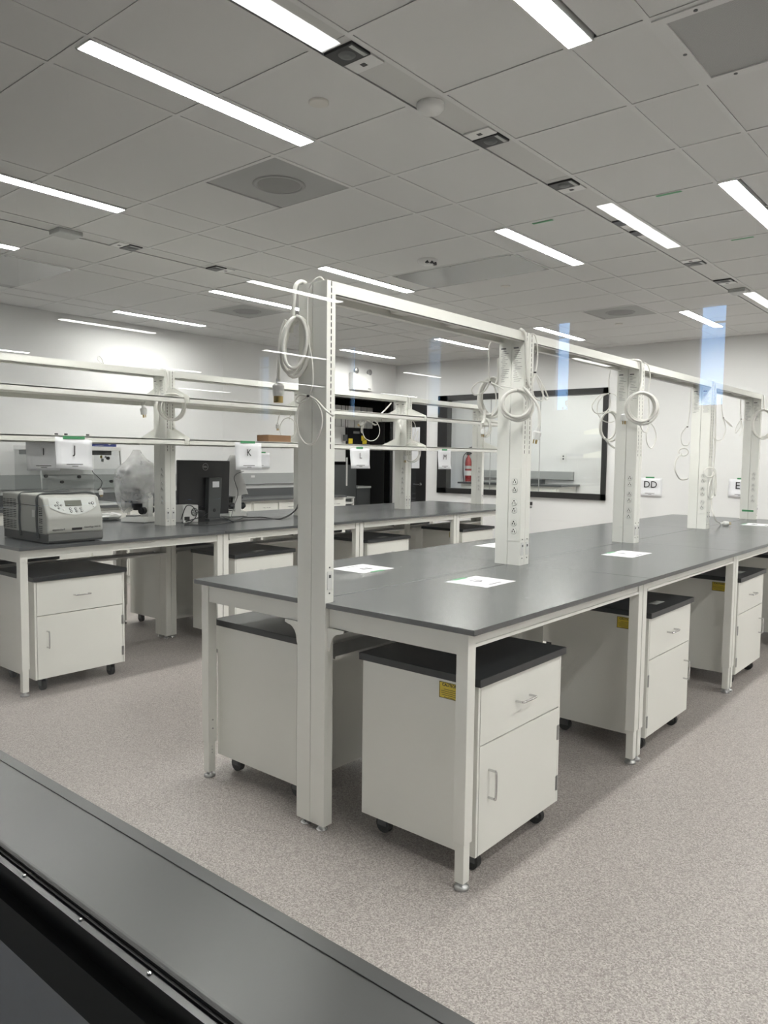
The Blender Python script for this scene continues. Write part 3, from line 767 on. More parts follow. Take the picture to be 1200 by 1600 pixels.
hang_sign('I',40,688,93,735,0,XCB-PWX-SHD-.004,1,'paper sign I hanging behind the sign J on the wall side shelf',tape=(.3,.6),lsize=.075)
hang_sign('DD',999,746,1034,776,1,YB,-1,'paper sign DD taped to the far white wall',tape=(.28,.66),lsize=.13)
hang_sign('EE',1139,748,1175,778,1,YB,-1,'paper sign EE taped to the far white wall',tape=(.35,.7),lsize=.13)
hang_sign('E',389,707,421,731,0,XL,1,'paper sign E taped to the left white wall',tape=(.5,.8),lsize=.13)
def desk_sign(letter, x0,x1,y0,y1, topdir, label):
    """sheet lying on a worktop; topdir: sign of X towards the top of the page"""
    t=thing('paper_sign',label,'sign',((x0+x1)/2,(y0+y1)/2,HT))
    m=MB(); m.box(x0,x1,y0,y1,HT,HT+.0008); m.build('sheet',PAPER,t)
    right=(0,1,0) if topdir<0 else (0,-1,0); up=(topdir,0,0)
    cx_,cy_=(x0+x1)/2+topdir*.02,(y0+y1)/2
    text(letter,.075,INK,t,(cx_,cy_,HT+.0013),right,up,'letter')
    cx2=(x0+x1)/2-topdir*.075
    stuff(MB().box(cx2-.004,cx2+.004,cy_-.05,cy_+.05,HT+.0008,HT+.0013).build('small_print',INKG,t))
    ex=x0 if topdir<0 else x1
    MB().box(ex-.012,ex+.012,cy_-.06,cy_+.04,HT+.0004,HT+.0014).build('tape',TAPE,t)
    return t
desk_sign('U',-.645,-.425,.742,.99,-1,'paper sign U lying on the first shelfless table, outer side')
desk_sign('V',-.565,-.375,2.215,2.52,-1,'paper sign V lying on the second shelfless table, outer side')
desk_sign('W',-.60,-.385,5.20,5.48,-1,'paper sign W lying on the last shelfless table, outer side')
desk_sign('N',-1.30,-1.085,.67,.91,1,'paper sign N lying on the first shelfless table, aisle side')
desk_sign('O',-1.36,-1.145,2.06,2.33,1,'paper sign O lying on the second shelfless table, aisle side')
# green tape on the last post
yf5=1.4626+3*L
tag(MB().box(XCA-.055,XCA+.052,yf5-.0028,yf5-.0002,.985,1.003).build('post_tape',TAPE),'green tape stuck across the last post of shelfless bench','tape')

# ================================================================== CORDS
HR=Vector((math.cos(YAW),math.sin(YAW),0))     # horizontal direction across the view
def coil(c, r, turns, h=HR, rz=None, jit=.08, n=24, seed=1, thick=.006, tilt=0.0):
    rr=random.Random(seed); c=Vector(c); nrm=h.cross(Vector((0,0,1))); out=[]
    rz=rz or r
    K=int(turns)+3
    base_=[1.0,.84,1.10,.92,1.18,.78,1.04,.88]; q0=rr.randrange(4)
    R_=[1+(base_[(q0+i)%8]-1)*jit/.06*.9+rr.uniform(-.03,.03) for i in range(K)]
    H_=[jit*r*2.2*rr.uniform(-1,1) for _ in range(K)]; Z_=[-(R_[i]-1)*rz*.75+jit*rz*.4*rr.uniform(-1,1) for i in range(K)]
    for i in range(int(turns*n)+1):
        a=2*math.pi*i/n+1.57; k=i/n; q=int(k); f_=k-q; f_=f_*f_*(3-2*f_)
        L_=lambda A: A[q]*(1-f_)+A[q+1]*f_
        out.append(c+nrm*((k-turns/2)*thick*1.3)+h*(L_(H_)+r*L_(R_)*math.cos(a)+tilt*math.sin(a))+Vector((0,0,L_(Z_)+rz*L_(R_)*math.sin(a))))
    return out
def plug(par, p, d, size=1.0, conn=False):
    """moulded plug body at p pointing along d"""
    p=Vector(p); d=Vector(d).normalized(); s=size
    m=MB(); m.cyl(p,d,.008*s,.018*s,12); m.cyl(p+d*.016*s,d,.014*s,.006*s,12,r2=.019*s); m.cyl(p+d*.022*s,d,.019*s,.032*s,12,r2=.017*s)
    b=m.build('plug',PLASTW,par)
    e=p+d*.054*s; q=d.orthogonal().normalized(); v=d.cross(q)
    m=MB()
    if conn:
        m.cyl(e,d,.015*s,.020*s,12)
    else:
        for w_ in (q*.007*s+v*.003*s,-q*.007*s+v*.003*s,-v*.007*s): m.cyl(e+w_,d,.0028*s,.018*s,6)
    stuff(m.build('prongs',BRASS,b))
    return b
def cord(label, pieces, plugs=(), base=None, ties=(), group='power cords on the bench posts'):
    b=base or pieces[0][0][0]
    t=thing('extension_cord',label,'cord',tuple(b),group)
    for i,(pts,r) in enumerate(pieces):
        MB().tube(pts,r,8).build('cable',CORD,t)
    for pl in plugs: plug(t,*pl)
    for p in ties:
        p=Vector(p); MB().lathe(p-Vector((0,0,.004)),[(.007,0),(.008,.004),(.007,.008)],10).build('tie',BLKPL,t)
    return t
R1,R2=.0074,.0036
def PX_(l,ax,val): return [at(x,y,ax,val) for x,y in l]
fx=XCA-PWX-.02
# front post, thick coil on its aisle side
xg=XCA-PWX+.03
c0=at(461,540,1,-.03)
cord('thick white cord coil with connector hanging on the front post',
  [(coil(c0,.048,5,rz=.105,jit=.07,seed=3,thick=.012,tilt=.01),R1),
   (spline([at(478,443,1,.02),at(470,440,1,0),at(462,447,1,-.03),at(459,470,1,-.035),at(457,500,1,-.03),at(455,520,1,-.03)]),R1+.001),
   (spline([at(447,500,1,-.03),at(440,520,1,-.035),at(436,560,1,-.035),at(435,592,1,-.035)]),R1)],
  [(at(435,592,1,-.035),(0,0,-1),1.25,True)])
cord('thin white cord tied in a long loop on the front post',
  [(spline([at(507,440,1,.02),at(500,433,1,0),at(489,440,1,-.014),at(482,455,1,-.014),at(480,490,1,-.014),at(482,530,1,-.014),at(487,560,1,-.014),at(489,590,1,-.014),at(487,607,1,-.014),at(482,619,1,-.014)]),R2),
   (spline([at(482,619,1,-.016),at(470,617,1,-.018),at(462,624,1,-.02),at(468,630,1,-.02),at(478,626,1,-.02),at(482,620,1,-.018)]),R2),
   (spline([at(482,619,1,-.016),at(470,628,1,-.018),at(464,650,1,-.02),at(466,675,1,-.02),at(474,690,1,-.02),at(483,695,1,-.02),at(494,688,1,-.02),at(502,668,1,-.02),at(503,650,1,-.018),at(497,632,1,-.016),at(485,620,1,-.014)]),R2),
   (spline([at(484,619,1,-.014),at(495,626,1,-.014),at(508,640,1,-.013),at(521,650,1,-.012)]),R2+.0006)],ties=[at(482,619,1,-.016)])
# post 2
yp=1.4626
c0=at(806,632,1,yp-.075)
xq=XCA+PWX+.012
cord('thick white cord coil with hanging plug on second post of shelfless bench',
  [(coil(c0,.073,4,jit=.06,seed=5,thick=.010),R1),
   (spline([Vector((XCA,at(812,520,0,XCA).y,2.1415)),Vector((xq-.012,at(817,516,0,xq).y,2.1415)),at(821,525,0,xq),at(822,560,0,xq),at(824,590,0,xq),at(828,605,0,xq)]),R1),
   (spline([at(818,605,1,yp-.07),at(835,625,1,yp-.07),at(842,640,1,yp-.07),at(843,660,1,yp-.07),at(841,668,1,yp-.07)]),R1)],
  [(at(841,668,1,yp-.07),(-.15,-.1,-1),1.15)])
cord('thin white cord bundle at right of second post of shelfless bench',
  [(spline([at(829,522,0,xq),at(836,524,0,xq+.01),at(840,545,0,xq+.01),at(839,570,0,xq+.01),at(836,582,0,xq+.01)]),R2),
   (spline([at(836,582,0,xq+.01),at(848,602,0,xq+.02),at(856,620,0,xq+.02),at(852,623,0,xq+.02),at(842,600,0,xq+.015),at(836,584,0,xq+.01)]),R2),
   (spline([at(836,582,0,xq+.01),at(832,600,0,xq+.01),at(835,620,0,xq+.02),at(848,625,0,xq+.02),at(846,600,0,xq+.02),at(837,584,0,xq+.01)]),R2),
   (spline([at(836,585,0,xq+.01),at(832,600,0,xq+.005),at(822,612,0,xq+.003),at(800,606,1,yp-.09),at(783,603,1,yp-.09)]),R2)],ties=[at(836,582,0,xq+.01)])
xm=XCA-PWX-.012
c0=at(768,622,0,xm-.062)
cord('thick white cord coil on aisle face of second post of shelfless bench',
  [(coil(c0,.062,3.5,jit=.09,seed=8,thick=.010,rz=.10),R1),(spline([at(779,560,0,xm),at(778,590,0,xm),at(772,605,0,xm-.01)]),R1),
   (spline([at(757,640,0,xm-.03),at(757,655,0,xm-.03),at(755,662,0,xm-.03)]),R1),(coil(at(759,668,0,xm-.03),.024,2.2,seed=9,rz=.045,thick=.007),R2+.001)],[(at(756,668,0,xm-.03),(0,-.2,-1),.7)])
cord('thin white cord loops on aisle face of second post of shelfless bench',
  [(spline([at(767,534,0,xm-.03),at(764,545,0,xm-.03),at(764,580,0,xm-.03),at(765,597,0,xm-.03)]),R2),
   (spline([at(765,597,0,xm-.03),at(748,597,0,xm-.03),at(737,608,0,xm-.03),at(742,617,0,xm-.03),at(756,612,0,xm-.03),at(765,598,0,xm-.03)]),R2),
   (spline([at(765,597,0,xm-.03),at(773,606,0,xm-.02),at(775,630,0,xm-.02),at(768,646,0,xm-.03),at(757,648,0,xm-.03)]),R2),
   (spline([at(766,598,0,xm-.03),at(778,603,1,yp-.03),at(787,609,1,yp-.02)]),R2)],ties=[at(765,597,0,xm-.03)])
# post 3
yp=1.4626+L
c0=at(1003,637,1,yp-.09)
cord('thick white cord coil with plug on third post of shelfless bench',
  [(coil(c0,.098,4,jit=.06,seed=11,thick=.011),R1),
   (spline([Vector((XCA,at(996,570,0,xq).y,2.1425)),Vector((xq-.012,at(999,563,0,xq).y,2.1425)),at(1002,570,0,xq),at(1001,600,0,xq),at(998,614,0,xq)]),R1+.001),
   (spline([at(981,628,1,yp-.06),at(977,640,1,yp-.05),at(976,646,1,yp-.05)]),R1)],
  [(at(976,642,1,yp-.04),(0,0,-1),1.25)])
cord('thin white cord loop at right of third post of shelfless bench',
  [(spline([at(1006,566,0,xq),at(1013,572,0,xq+.02),at(1016,590,0,xq+.02),at(1013,610,0,xq+.02),at(1014,640,0,xq+.02),at(1013,658,0,xq+.02)]),R2),
   (spline([at(1013,658,0,xq+.02),at(1022,668,0,xq+.03),at(1025,685,0,xq+.03),at(1018,700,0,xq+.03),at(1011,692,0,xq+.03),at(1010,675,0,xq+.03),at(1015,662,0,xq+.02)]),R2),
   (spline([at(1013,658,0,xq+.02),at(1012,674,0,xq+.02),at(1005,674,0,xq+.02),at(1000,664,0,xq+.01)]),R2)],ties=[at(1013,658,0,xq+.02)])
cord('thin white cord double loop on aisle side of third post of shelfless bench',
  [(spline([at(954,576,0,xm-.03),at(951,595,0,xm-.03),at(952,615,0,xm-.03)]),R2),
   (spline([at(952,615,0,xm-.03),at(937,618,0,xm-.03),at(925,634,0,xm-.03),at(932,646,0,xm-.03),at(948,642,0,xm-.03),at(954,630,0,xm-.03),at(952,616,0,xm-.03)]),R2),
   (coil(at(952,637,0,xm-.075),.085,1.2,seed=13,jit=.03,rz=.10),R2)],ties=[at(952,615,0,xm-.03)])
cord('thick white cord loops on aisle side of third post of shelfless bench',
  [(coil(at(953,667,0,xm-.06),.065,2.0,seed=14,rz=.105,thick=.01),R1-.001),
   (spline([at(945,684,0,xm-.03),at(952,694,0,xm-.03),at(960,700,0,xm-.01)]),R1-.001)])
# post 4
yp=1.4626+2*L
cord('long white cord hanging down fourth post to a plug on the worktop',
  [(spline([Vector((XCA,at(1114,596,0,xq).y,2.141)),Vector((xq-.012,at(1116,596,0,xq).y,2.141)),at(1118,602,0,xq+.005),at(1118,640,0,xq+.005),at(1117,700,0,xq+.005),at(1114,733,0,xq+.01),at(1112,760,0,xq+.01),at(1112,790,0,xq+.02),at(1117,810,0,xq+.05),at(1126,818,2,HT+.012)]),R1-.001),
   (coil(at(1108,738,0,xq+.02),.045,1.6,seed=15,rz=.04,jit=.05),R1-.001),
   (spline([at(1115,737,0,xq+.02),at(1108,758,0,xq+.03),at(1107,776,0,xq+.03),at(1113,777,0,xq+.03),at(1117,755,0,xq+.03),at(1117,738,0,xq+.02)]),R1-.001),
   (spline([at(1117,738,0,xq+.02),at(1115,760,0,xq+.03),at(1117,774,0,xq+.03),at(1119,760,0,xq+.03),at(1118,740,0,xq+.02)]),R1-.001)],
  [(at(1126,818,2,HT+.020),(.8,.5,0.0),1.2)])
cord('thin grey-white cord loops on aisle side of fourth post of shelfless bench',
  [(spline([at(1080,600,0,xm-.01),at(1078,640,0,xm-.02),at(1074,667,0,xm-.02)]),R2),
   (spline([at(1072,667,0,xm-.02),at(1064,680,0,xm-.03),at(1066,694,0,xm-.03),at(1074,696,0,xm-.02),at(1077,690,0,xm-.01)]),R2),
   (coil(at(1067,706,0,xm-.03),.035,1.3,seed=17,rz=.03),R2+.001),
   (spline([at(1064,709,0,xm-.03),at(1056,720,0,xm-.04),at(1055,735,0,xm-.04),at(1062,748,0,xm-.03),at(1071,749,0,xm-.02),at(1075,747,0,xm-.005)]),R1-.001)],ties=[at(1074,667,0,xm-.02)])
cord('thin white cord tied loop at right of fourth post of shelfless bench',
  [(spline([at(1127,622,0,xq+.01),at(1128,640,0,xq+.02),at(1130,653,0,xq+.02)]),R2),
   (spline([at(1130,653,0,xq+.02),at(1134,670,0,xq+.03),at(1129,685,0,xq+.03),at(1120,688,0,xq+.02),at(1113,682,0,xq)]),R2),
   (spline([at(1130,653,0,xq+.02),at(1140,664,0,xq+.04),at(1144,666,0,xq+.04),at(1138,660,0,xq+.03),at(1129,653,0,xq+.02)]),R2)],ties=[at(1130,653,0,xq+.02)])
# post 5
cord('thin white cord bundle at last post of shelfless bench',
  [(spline([at(1158,618,0,xm),at(1157,640,0,xm-.02),at(1158,655,0,xm-.02)]),R2),
   (spline([at(1158,655,0,xm-.02),at(1151,666,0,xm-.03),at(1149,677,0,xm-.03),at(1156,668,0,xm-.03),at(1158,656,0,xm-.02)]),R2),
   (spline([at(1158,656,0,xm-.02),at(1160,670,0,xm-.03),at(1154,682,0,xm-.03)]),R2),(spline([at(1158,655,0,xm-.02),at(1164,656,0,xm-.01),at(1170,657,0,xm)]),R2)],ties=[at(1158,655,0,xm-.02)])
cord('thick white cord coil on the outer face of last post of shelfless bench',
  [(coil(at(1193,663,0,xq+.04),.10,3,seed=19,rz=.14,jit=.05,thick=.012),R1),(spline([at(1193,618,0,xq+.0),at(1194,630,0,xq+.02),at(1194,640,0,xq+.03)]),R1)])
# shelved bench
xB=XCB+PWX+.02
cord('thick white cord coil hanging on first inner post of shelved bench',
  [(coil(at(268,636,0,xB+.075),.095,3.2,seed=21,rz=.098,jit=.06,thick=.012),R1),
   (spline([Vector((XCB,at(260,579,0,xB).y,2.1415)),Vector((xB-.022,at(261,579,0,xB).y,2.1415)),at(262,590,0,xB+.01),at(260,608,0,xB+.03),at(256,620,0,xB+.05)]),R1)],group='power cords on the shelved bench')
cord('white plug hanging from upper shelf of shelved bench by the first inner post',
  [(spline([at(226,627,0,XCB+.18),at(224,631,0,XCB+.18),at(223,634,0,XCB+.18)]),R1)],[(at(223,633,0,XCB+.18),(0,.15,-1),1.3)],group='power cords on the shelved bench')
cord('small grey wire loop standing on top beam of shelved bench',
  [(spline([at(160,568,0,XCB),at(153,562,0,XCB),at(154,556,0,XCB),at(159,560,0,XCB),at(162,569,0,XCB)]),R2)],group='power cords on the shelved bench')
cord('thin white cord with plug under upper shelf beside the cardboard box',
  [(spline([at(438,645,0,XCB+.15),at(435,654,0,XCB+.15),at(434,661,0,XCB+.15)]),R2),
   (coil(at(451,670,0,XCB+.15),.075,1.2,seed=23,rz=.10,jit=.03),R2),(spline([at(455,645,0,XCB+.15),at(453,652,0,XCB+.15),at(452,656,0,XCB+.15)]),R2)],[(at(434,660,0,XCB+.15),(0,0,-1),1.0)],group='power cords on the shelved bench')
cord('white cord loop with plug on post between the signs L and M',
  [(coil(at(643,706,0,xB+.075),.085,2.1,seed=25,rz=.105,jit=.04,thick=.012),R1-.001),(spline([Vector((XCB,at(640,660,0,xB).y,2.141)),Vector((xB-.022,at(640,660,0,xB).y,2.141)),at(643,662,0,xB+.01),at(643,685,0,xB+.02),at(645,695,0,xB+.03)]),R1-.001),
   (spline([at(633,706,0,xB+.05),at(633,710,0,xB+.05)]),R1)],[(at(633,709,0,xB+.05),(0,0,-1),1.3)],group='power cords on the shelved bench')
cord('thin white cord hanging right of the post between the signs L and M',
  [(spline([at(644,657,0,xB),at(648,662,0,xB+.02),at(649,672,0,xB+.02),at(646,684,0,xB+.03)]),R2),
   (spline([at(646,684,0,xB+.03),at(649,700,0,xB+.04),at(653,672+2,0,xB+.03),at(647,685,0,xB+.03)]),R2)],group='power cords on the shelved bench')
cord('white plug and thin looped cord under upper shelf above the sign L',
  [(spline([at(572,656,0,XCB+.2),at(580,660,0,XCB+.2),at(588,664,0,XCB+.2)]),R2),
   (coil(at(579,672,0,XCB+.2),.085,1.3,seed=27,rz=.10,jit=.04),R2),(coil(at(586,660,0,XCB+.2),.03,1.5,seed=28,jit=.05),R2)],[(at(569,656,0,XCB+.2),(-.6,-.4,-.7),1.2)],group='power cords on the shelved bench')
cord('white strap of cord leaning on the upper shelf above the sign L',
  [(spline([at(611,630,0,XCB+.08),at(604,638,0,XCB+.14),at(596,646,0,XCB+.2)]),R1)],group='power cords on the shelved bench')
cord('small white cord coil on post beyond the sign M',
  [(coil(at(762,664,0,xB+.02),.05,2.6,seed=29,rz=.13,jit=.05,thick=.012),R2+.0015)],[(at(757,672,0,xB+.02),(0,-.2,-1),.9)],group='power cords on the shelved bench')

# ================================================================== EQUIPMENT ON THE SHELVED BENCH
# centrifuge -------------------------------------------------------
cx1=-3.245; cy0,cy1=.175,.545; cz=HT
cf=thing('centrifuge','pale grey benchtop centrifuge with sloped control panel, wrapped in dark cord','centrifuge',(cx1-.3,(cy0+cy1)/2,cz))
prof=[(cx1-.62,cz+.055),(cx1-.02,cz+.055),(cx1,cz+.075),(cx1,cz+.165),(cx1-.055,cz+.285),(cx1-.12,cz+.305),(cx1-.62,cz+.305)]
def prism_bev(poly,axis,a,b,bev):
    mb=MB().prism(poly,axis,a,b); bm=bmesh.new(); V=[bm.verts.new(v) for v in mb.v]
    for f in mb.f: bm.faces.new([V[i] for i in f])
    bmesh.ops.bevel(bm,geom=list(bm.edges),offset=bev,segments=3,affect='EDGES',profile=.5); bm.verts.index_update()
    o=MB().add([v.co[:] for v in bm.verts],[[v.index for v in f.verts] for f in bm.faces],0,False); bm.free(); return o
prism_bev(prof,1,cy0,cy1,.012).build('housing',CENTW,cf)
MB().prism([(cx1-.61,cz+.006),(cx1-.01,cz+.006),(cx1+.004,cz+.02),(cx1+.004,cz+.062),(cx1-.61,cz+.062)],1,cy0+.004,cy1-.004).build('base',CENTD,cf)
m=MB()
for x in (cx1-.05,cx1-.55):
    for y in (cy0+.05,cy1-.05): m.cyl((x,y,cz),'z',.018,.008,12)
m.build('foot',RUBBER,cf)
# lid seam line on the near side
MB().box(cx1-.60,cx1-.10,cy0-.0015,cy0+.002,cz+.232,cz+.236).build('lid_seam',BLKPL,cf)
# sloped panel plate
sl=Vector((-.055,0,.12)).normalized(); nr=Vector((sl.z,0,-sl.x))   # along slope / outward
p0=Vector((cx1,0,cz+.165))
def sp(y,t,o=0): return p0+sl*t+nr*o+Vector((0,y,0))
# lower curved edge of light panel
ys=[cy0+.03+(cy1-cy0-.06)*i/16 for i in range(17)]
def ed(y):
    q=(y-(cy0+cy1)/2)/((cy1-cy0)/2-.03); return .012+.055*q*q
vs=[];n=17
for y in ys: vs.append(sp(y,ed(y)-.0,.0035))
for y in ys: vs.append(sp(y,.128,.0035))
MB().add(vs,[(i,i+1,n+i+1,n+i) for i in range(n-1)]).build('control_panel',CENTL,cf)
def onpanel(y0,y1,t0,t1,name,mt,o=.004,h=.002):
    q=[sp(y0,t0,o),sp(y1,t0,o),sp(y1,t1,o),sp(y0,t1,o)]; q2=[v+nr*h for v in q]
    return MB().add(q+q2,[(3,2,1,0),(4,5,6,7),(0,1,5,4),(1,2,6,5),(2,3,7,6),(3,0,4,7)]).build(name,mt,cf)
yc=(cy0+cy1)/2
onpanel(yc-.055,yc+.055,.070,.108,'display',LCD)
def button(y,t,r,mt=DKGREY,nm='button'):
    b=MB().cyl(sp(y,t,.003),nr,r,.004,14).build(nm,mt,cf)
    if mt is DKGREY: MB().cyl(sp(y,t,.0068),nr,r*.55,.0008,12).build('button_symbol',PLASTW,b)
for j in range(3):
    for i in range(2): button(yc-.028+j*.035+i*.004,.052-i*.018,.0075)
for (dy,dt) in ((0,.0),(.018,0),(-.018,0),(0,.019),(0,-.019)): button(cy0+.085+dy,.078+dt,.0065)
button(cy1-.075,.085,.006); button(cy1-.055,.085,.010); button(cy1-.05,.064,.006,PLASTW); button(cy0+.115,.05,.006,PLASTW)
text('eppendorf',.019,INK,cf,(cx1+.0012,cy0+.07,cz+.088),(0,1,0),(0,0,1),bold=.0003)
MB().box(cx1-.001,cx1+.0012,yc-.028,yc+.04,cz+.08,cz+.095).build('model_badge',BLKPL,cf)
text('Centrifuge 5430 R',.015,INK,cf,(cx1+.0012,cy1-.075,cz+.094),(0,1,0),(0,0,1),bold=.0002)
# side vents
m=MB()
for col,xs in enumerate((cx1-.085,)):
    for q in range(14):
        if q in (4,8): continue
        m.box(xs-.022,xs-.003,cy0-.001,cy0+.002,cz+.07+q*.0115,cz+.074+q*.0115); m.box(xs+.001,xs+.02,cy0-.001,cy0+.002,cz+.07+q*.0115,cz+.074+q*.0115)
for xs in (cx1-.44,cx1-.49,cx1-.54,cx1-.59):
    for q in range(18):
        if q%6==5: continue
        m.box(xs-.02,xs+.02,cy0-.001,cy0+.002,cz+.075+q*.0115,cz+.079+q*.0115)
stuff(m.build('vent_slots',SLOTSHADE,cf))
MB().box(cx1-.20,cx1-.165,cy0-.0008,cy0+.001,cz+.16,cz+.205).build('rating_label',PLASTW,cf)
# power cord wrapped over the housing (dark straps)
def strap(x,ang):
    a=cy0-.004; b=cy1+.004
    pts=[(x+.01,a,cz+.03),(x-.005,a,cz+.12),(x-.0,a,cz+.22),(x+ang*.3-.0,a+.015,cz+.302),(x+ang*.6,(a+b)/2,cz+.3095),(x+ang,b-.02,cz+.302),(x+ang,b,cz+.2),(x+ang,b,cz+.05)]
    MB().tube(spline(pts,6),.008,8).build('wrapped_cord',DKGREY,cf)
strap(cx1-.125,.03); strap(cx1-.36,-.02)

# white plastic pouch on the worktop
def pouch():
    c=at(172,813,2,HT); m=MB(); n=14; k=8; vs=[]; rr=random.Random(3)
    for j in range(k+1):
        for i in range(n):
            a=2*math.pi*i/n; b=math.pi*j/k-math.pi/2
            r=math.cos(b); x=.075*r*math.cos(a)*(1+.18*rr.uniform(-1,1)); y=.105*r*math.sin(a)*(1+.15*rr.uniform(-1,1)); z=.034+.034*math.sin(b)*(1+.2*rr.uniform(-1,1))
            vs.append((c.x+x,c.y+y,HT+max(0.0005,z)))
    fs=[(j*n+i,j*n+(i+1)%n,(j+1)*n+(i+1)%n,(j+1)*n+i) for j in range(k) for i in range(n)]
    m.add(vs,fs); o=m.build('plastic_pouch',PLASTW)
    tag(o,'crumpled white plastic pouch on worktop beside the centrifuge','pouch')
pouch()

# microscopes ------------------------------------------------------
WHM=mat('microscope_white',(.72,.72,.69),.35,noise=.01)
def microscope(x,y,label,bagged,rz):
    t=thing('microscope',label,'microscope',(x,y,HT),rotz=0)
    c,s_=math.cos(rz),math.sin(rz)
    def B(mb):    # local frame: front +a ; rotate to rz
        mb.v=[(x+v[0]*c-v[1]*s_, y+v[0]*s_+v[1]*c, HT+v[2]) for v in mb.v]; return mb
    B(MB().prism([(-.11,.006),(.12,.006),(.12,.03),(.08,.045),(-.11,.05)],1,-.085,.085)).build('foot',WHM,t)
    B(MB().box(.02,.10,-.05,.05,.043,.055,bev=.003)).build('field_plate',DKGREY,t)
    m=MB(); m.prism([(-.11,.04),(-.04,.04),(-.055,.16),(-.05,.26),(.02,.30),(.02,.345),(-.09,.33),(-.115,.2)],1,-.03,.03); B(m).build('arm',WHM,t)
    m=MB(); m.box(-.05,.09,-.075,.075,.165,.18,bev=.003); B(m).build('stage',BLKPL,t)
    m=MB(); m.cyl((.02,0,.10),'z',.035,.05,16); m.box(-.02,.05,-.03,.03,.12,.165); B(m).build('condenser',BLKPL,t)
    m=MB(); m.cyl((-.07,-.07,.10),'y',.03,.14,18); m.cyl((-.07,-.085,.10),'y',.018,.17,14); B(m).build('focus_knob',BLKPL,t)
    m=MB(); m.lathe((.02,0,.27),[(.035,0),(.04,.012),(.04,.03)],18); 
    for a in range(4):
        an=a*math.pi/2+.5; m.cyl((.02+.018*math.cos(an),.018*math.sin(an),.27),(.25*math.cos(an),.25*math.sin(an),-1),.011,.05,10)
    B(m).build('nosepiece',STEELD,t)
    m=MB(); m.lathe((.015,0,.345),[(.045,0),(.048,.02),(.04,.05),(.01,.055)],20); m.box(.0,.09,-.04,.04,.355,.395,bev=.006); B(m).build('head',WHM,t)
    for sg in (-1,1):
        m=MB(); m.cyl((.08,sg*.03,.38),(.8,0,.45),.017,.07,14); m.cyl((.136,sg*.03,.4115),(.8,0,.45),.021,.02,14); B(m).build('eyepiece',BLKPL,t)
    if bagged:
        m=MB(); n=18; k=12; rr=random.Random(4); vs=[]
        for j in range(k+1):
            tt=j/k; z=.16+.44*tt; rad=(.10+.085*math.sin(math.pi*min(1,tt*1.15)))*(1-.75*max(0,tt-.72)/.28)
            for i in range(n):
                a=2*math.pi*i/n; f=1+.10*math.sin(3*a+j*.5)+.07*math.sin(7*a-j*.8)+.02*rr.uniform(-1,1)
                vs.append((.02+rad*1.05*f*math.cos(a)+.05*tt*0,rad*1.0*f*math.sin(a),z-.09*(1-tt)*max(0,math.cos(a-.2))))
        fs=[(j*n+i,j*n+(i+1)%n,(j+1)*n+(i+1)%n,(j+1)*n+i) for j in range(k) for i in range(n)]
        m.add(vs,fs,0,True); B(m).build('plastic_bag',BAG,t)
    return t
pm=at(226,814,2,HT)
microscope(-4.30,1.475,'white microscope under a crumpled clear plastic bag beside the first inner post',True,math.radians(200))
m2=at(362,808,2,HT)
t=microscope(-4.30,2.46,'white microscope with draped grey cover behind the monitor',False,math.radians(165))
# grey fabric cover hung over its head
m=MB(); c0=Vector((-4.30,2.46,HT)); vs=[]; n=20;k=8
for j in range(k+1):
    tt=j/k; z=.56-.36*tt; rx=.03+.10*tt**.8; ry=.03+.11*tt**.7
    for i in range(n):
        a=2*math.pi*i/n; f=1+.09*math.sin(4*a+j*.4)
        vs.append((c0.x-.01+rx*f*math.cos(a),c0.y+ry*f*math.sin(a),c0.z+z+.008*math.sin(3*a)))
fs=[((j+1)*n+i,(j+1)*n+(i+1)%n,j*n+(i+1)%n,j*n+i) for j in range(k) for i in range(n)]+[tuple(range(n))]
m.add(vs,fs,0,True); m.build('dust_cover',mat('grey_cover',(.42,.42,.41),.6,noise=.15,nscale=18),t)
# monitor ----------------------------------------------------------
mx=-4.10
mo=thing('monitor','black computer monitor seen from behind, tall grey stand','monitor',(mx,2.07,HT))
prism_bev([(1.735,HT+.035),(2.265,HT+.03),(2.28,HT+.515),(1.735,HT+.52)],0,mx-.055,mx-.02,.008).build('screen_back',BLKPL,mo)
MB().box(mx-.058,mx-.055,1.75,2.26,HT+.05,HT+.505).build('screen',DKGREY,mo)
MB().prism([(1.735,HT+.028),(2.262,HT+.024),(2.262,HT+.045),(1.735,HT+.050)],0,mx-.05,mx-.018).build('chin',PLASTG,mo)
st=prism_bev([(1.995,HT+.01),(2.125,HT+.01),(2.15,HT+.37),(2.01,HT+.37)],0,mx-.02,mx+.035,.006).build('stand_column',DKGREY,mo)
MB().box(mx+.0355,mx+.0365,2.045,2.115,HT+.285,HT+.335).build('asset_sticker',PAPER,st)
MB().lathe((mx+.034,2.065,HT+.085),[(.016,0),(.016,.004),(.011,.005)],18,ax='x').build('cable_hole',BLKPL,st)
prism_bev([(mx-.12,1.93),(mx+.09,1.97),(mx+.09,2.17),(mx-.12,2.21)],2,HT,HT+.014,.004).build('stand_foot',DKGREY,mo)
m=MB(); ring=[(mx-.0185,2.01+.029*math.cos(2*math.pi*i/28),HT+.462+.029*math.sin(2*math.pi*i/28)) for i in range(28)]
m.tube(ring,.0018,6,close=True); m.build('logo_ring',STEELD,mo)
text('DELL',.020,STEELD,mo,(mx-.0195,2.01,HT+.462),(0,1,0),(0,0,1),'logo_lettering',bold=.0004)
stuff(MB().box(mx-.0205,mx-.0185,1.79,1.82,HT+.095,HT+.113).box(mx-.0205,mx-.0185,1.825,1.838,HT+.092,HT+.118).build('port_label',PLASTG,mo))
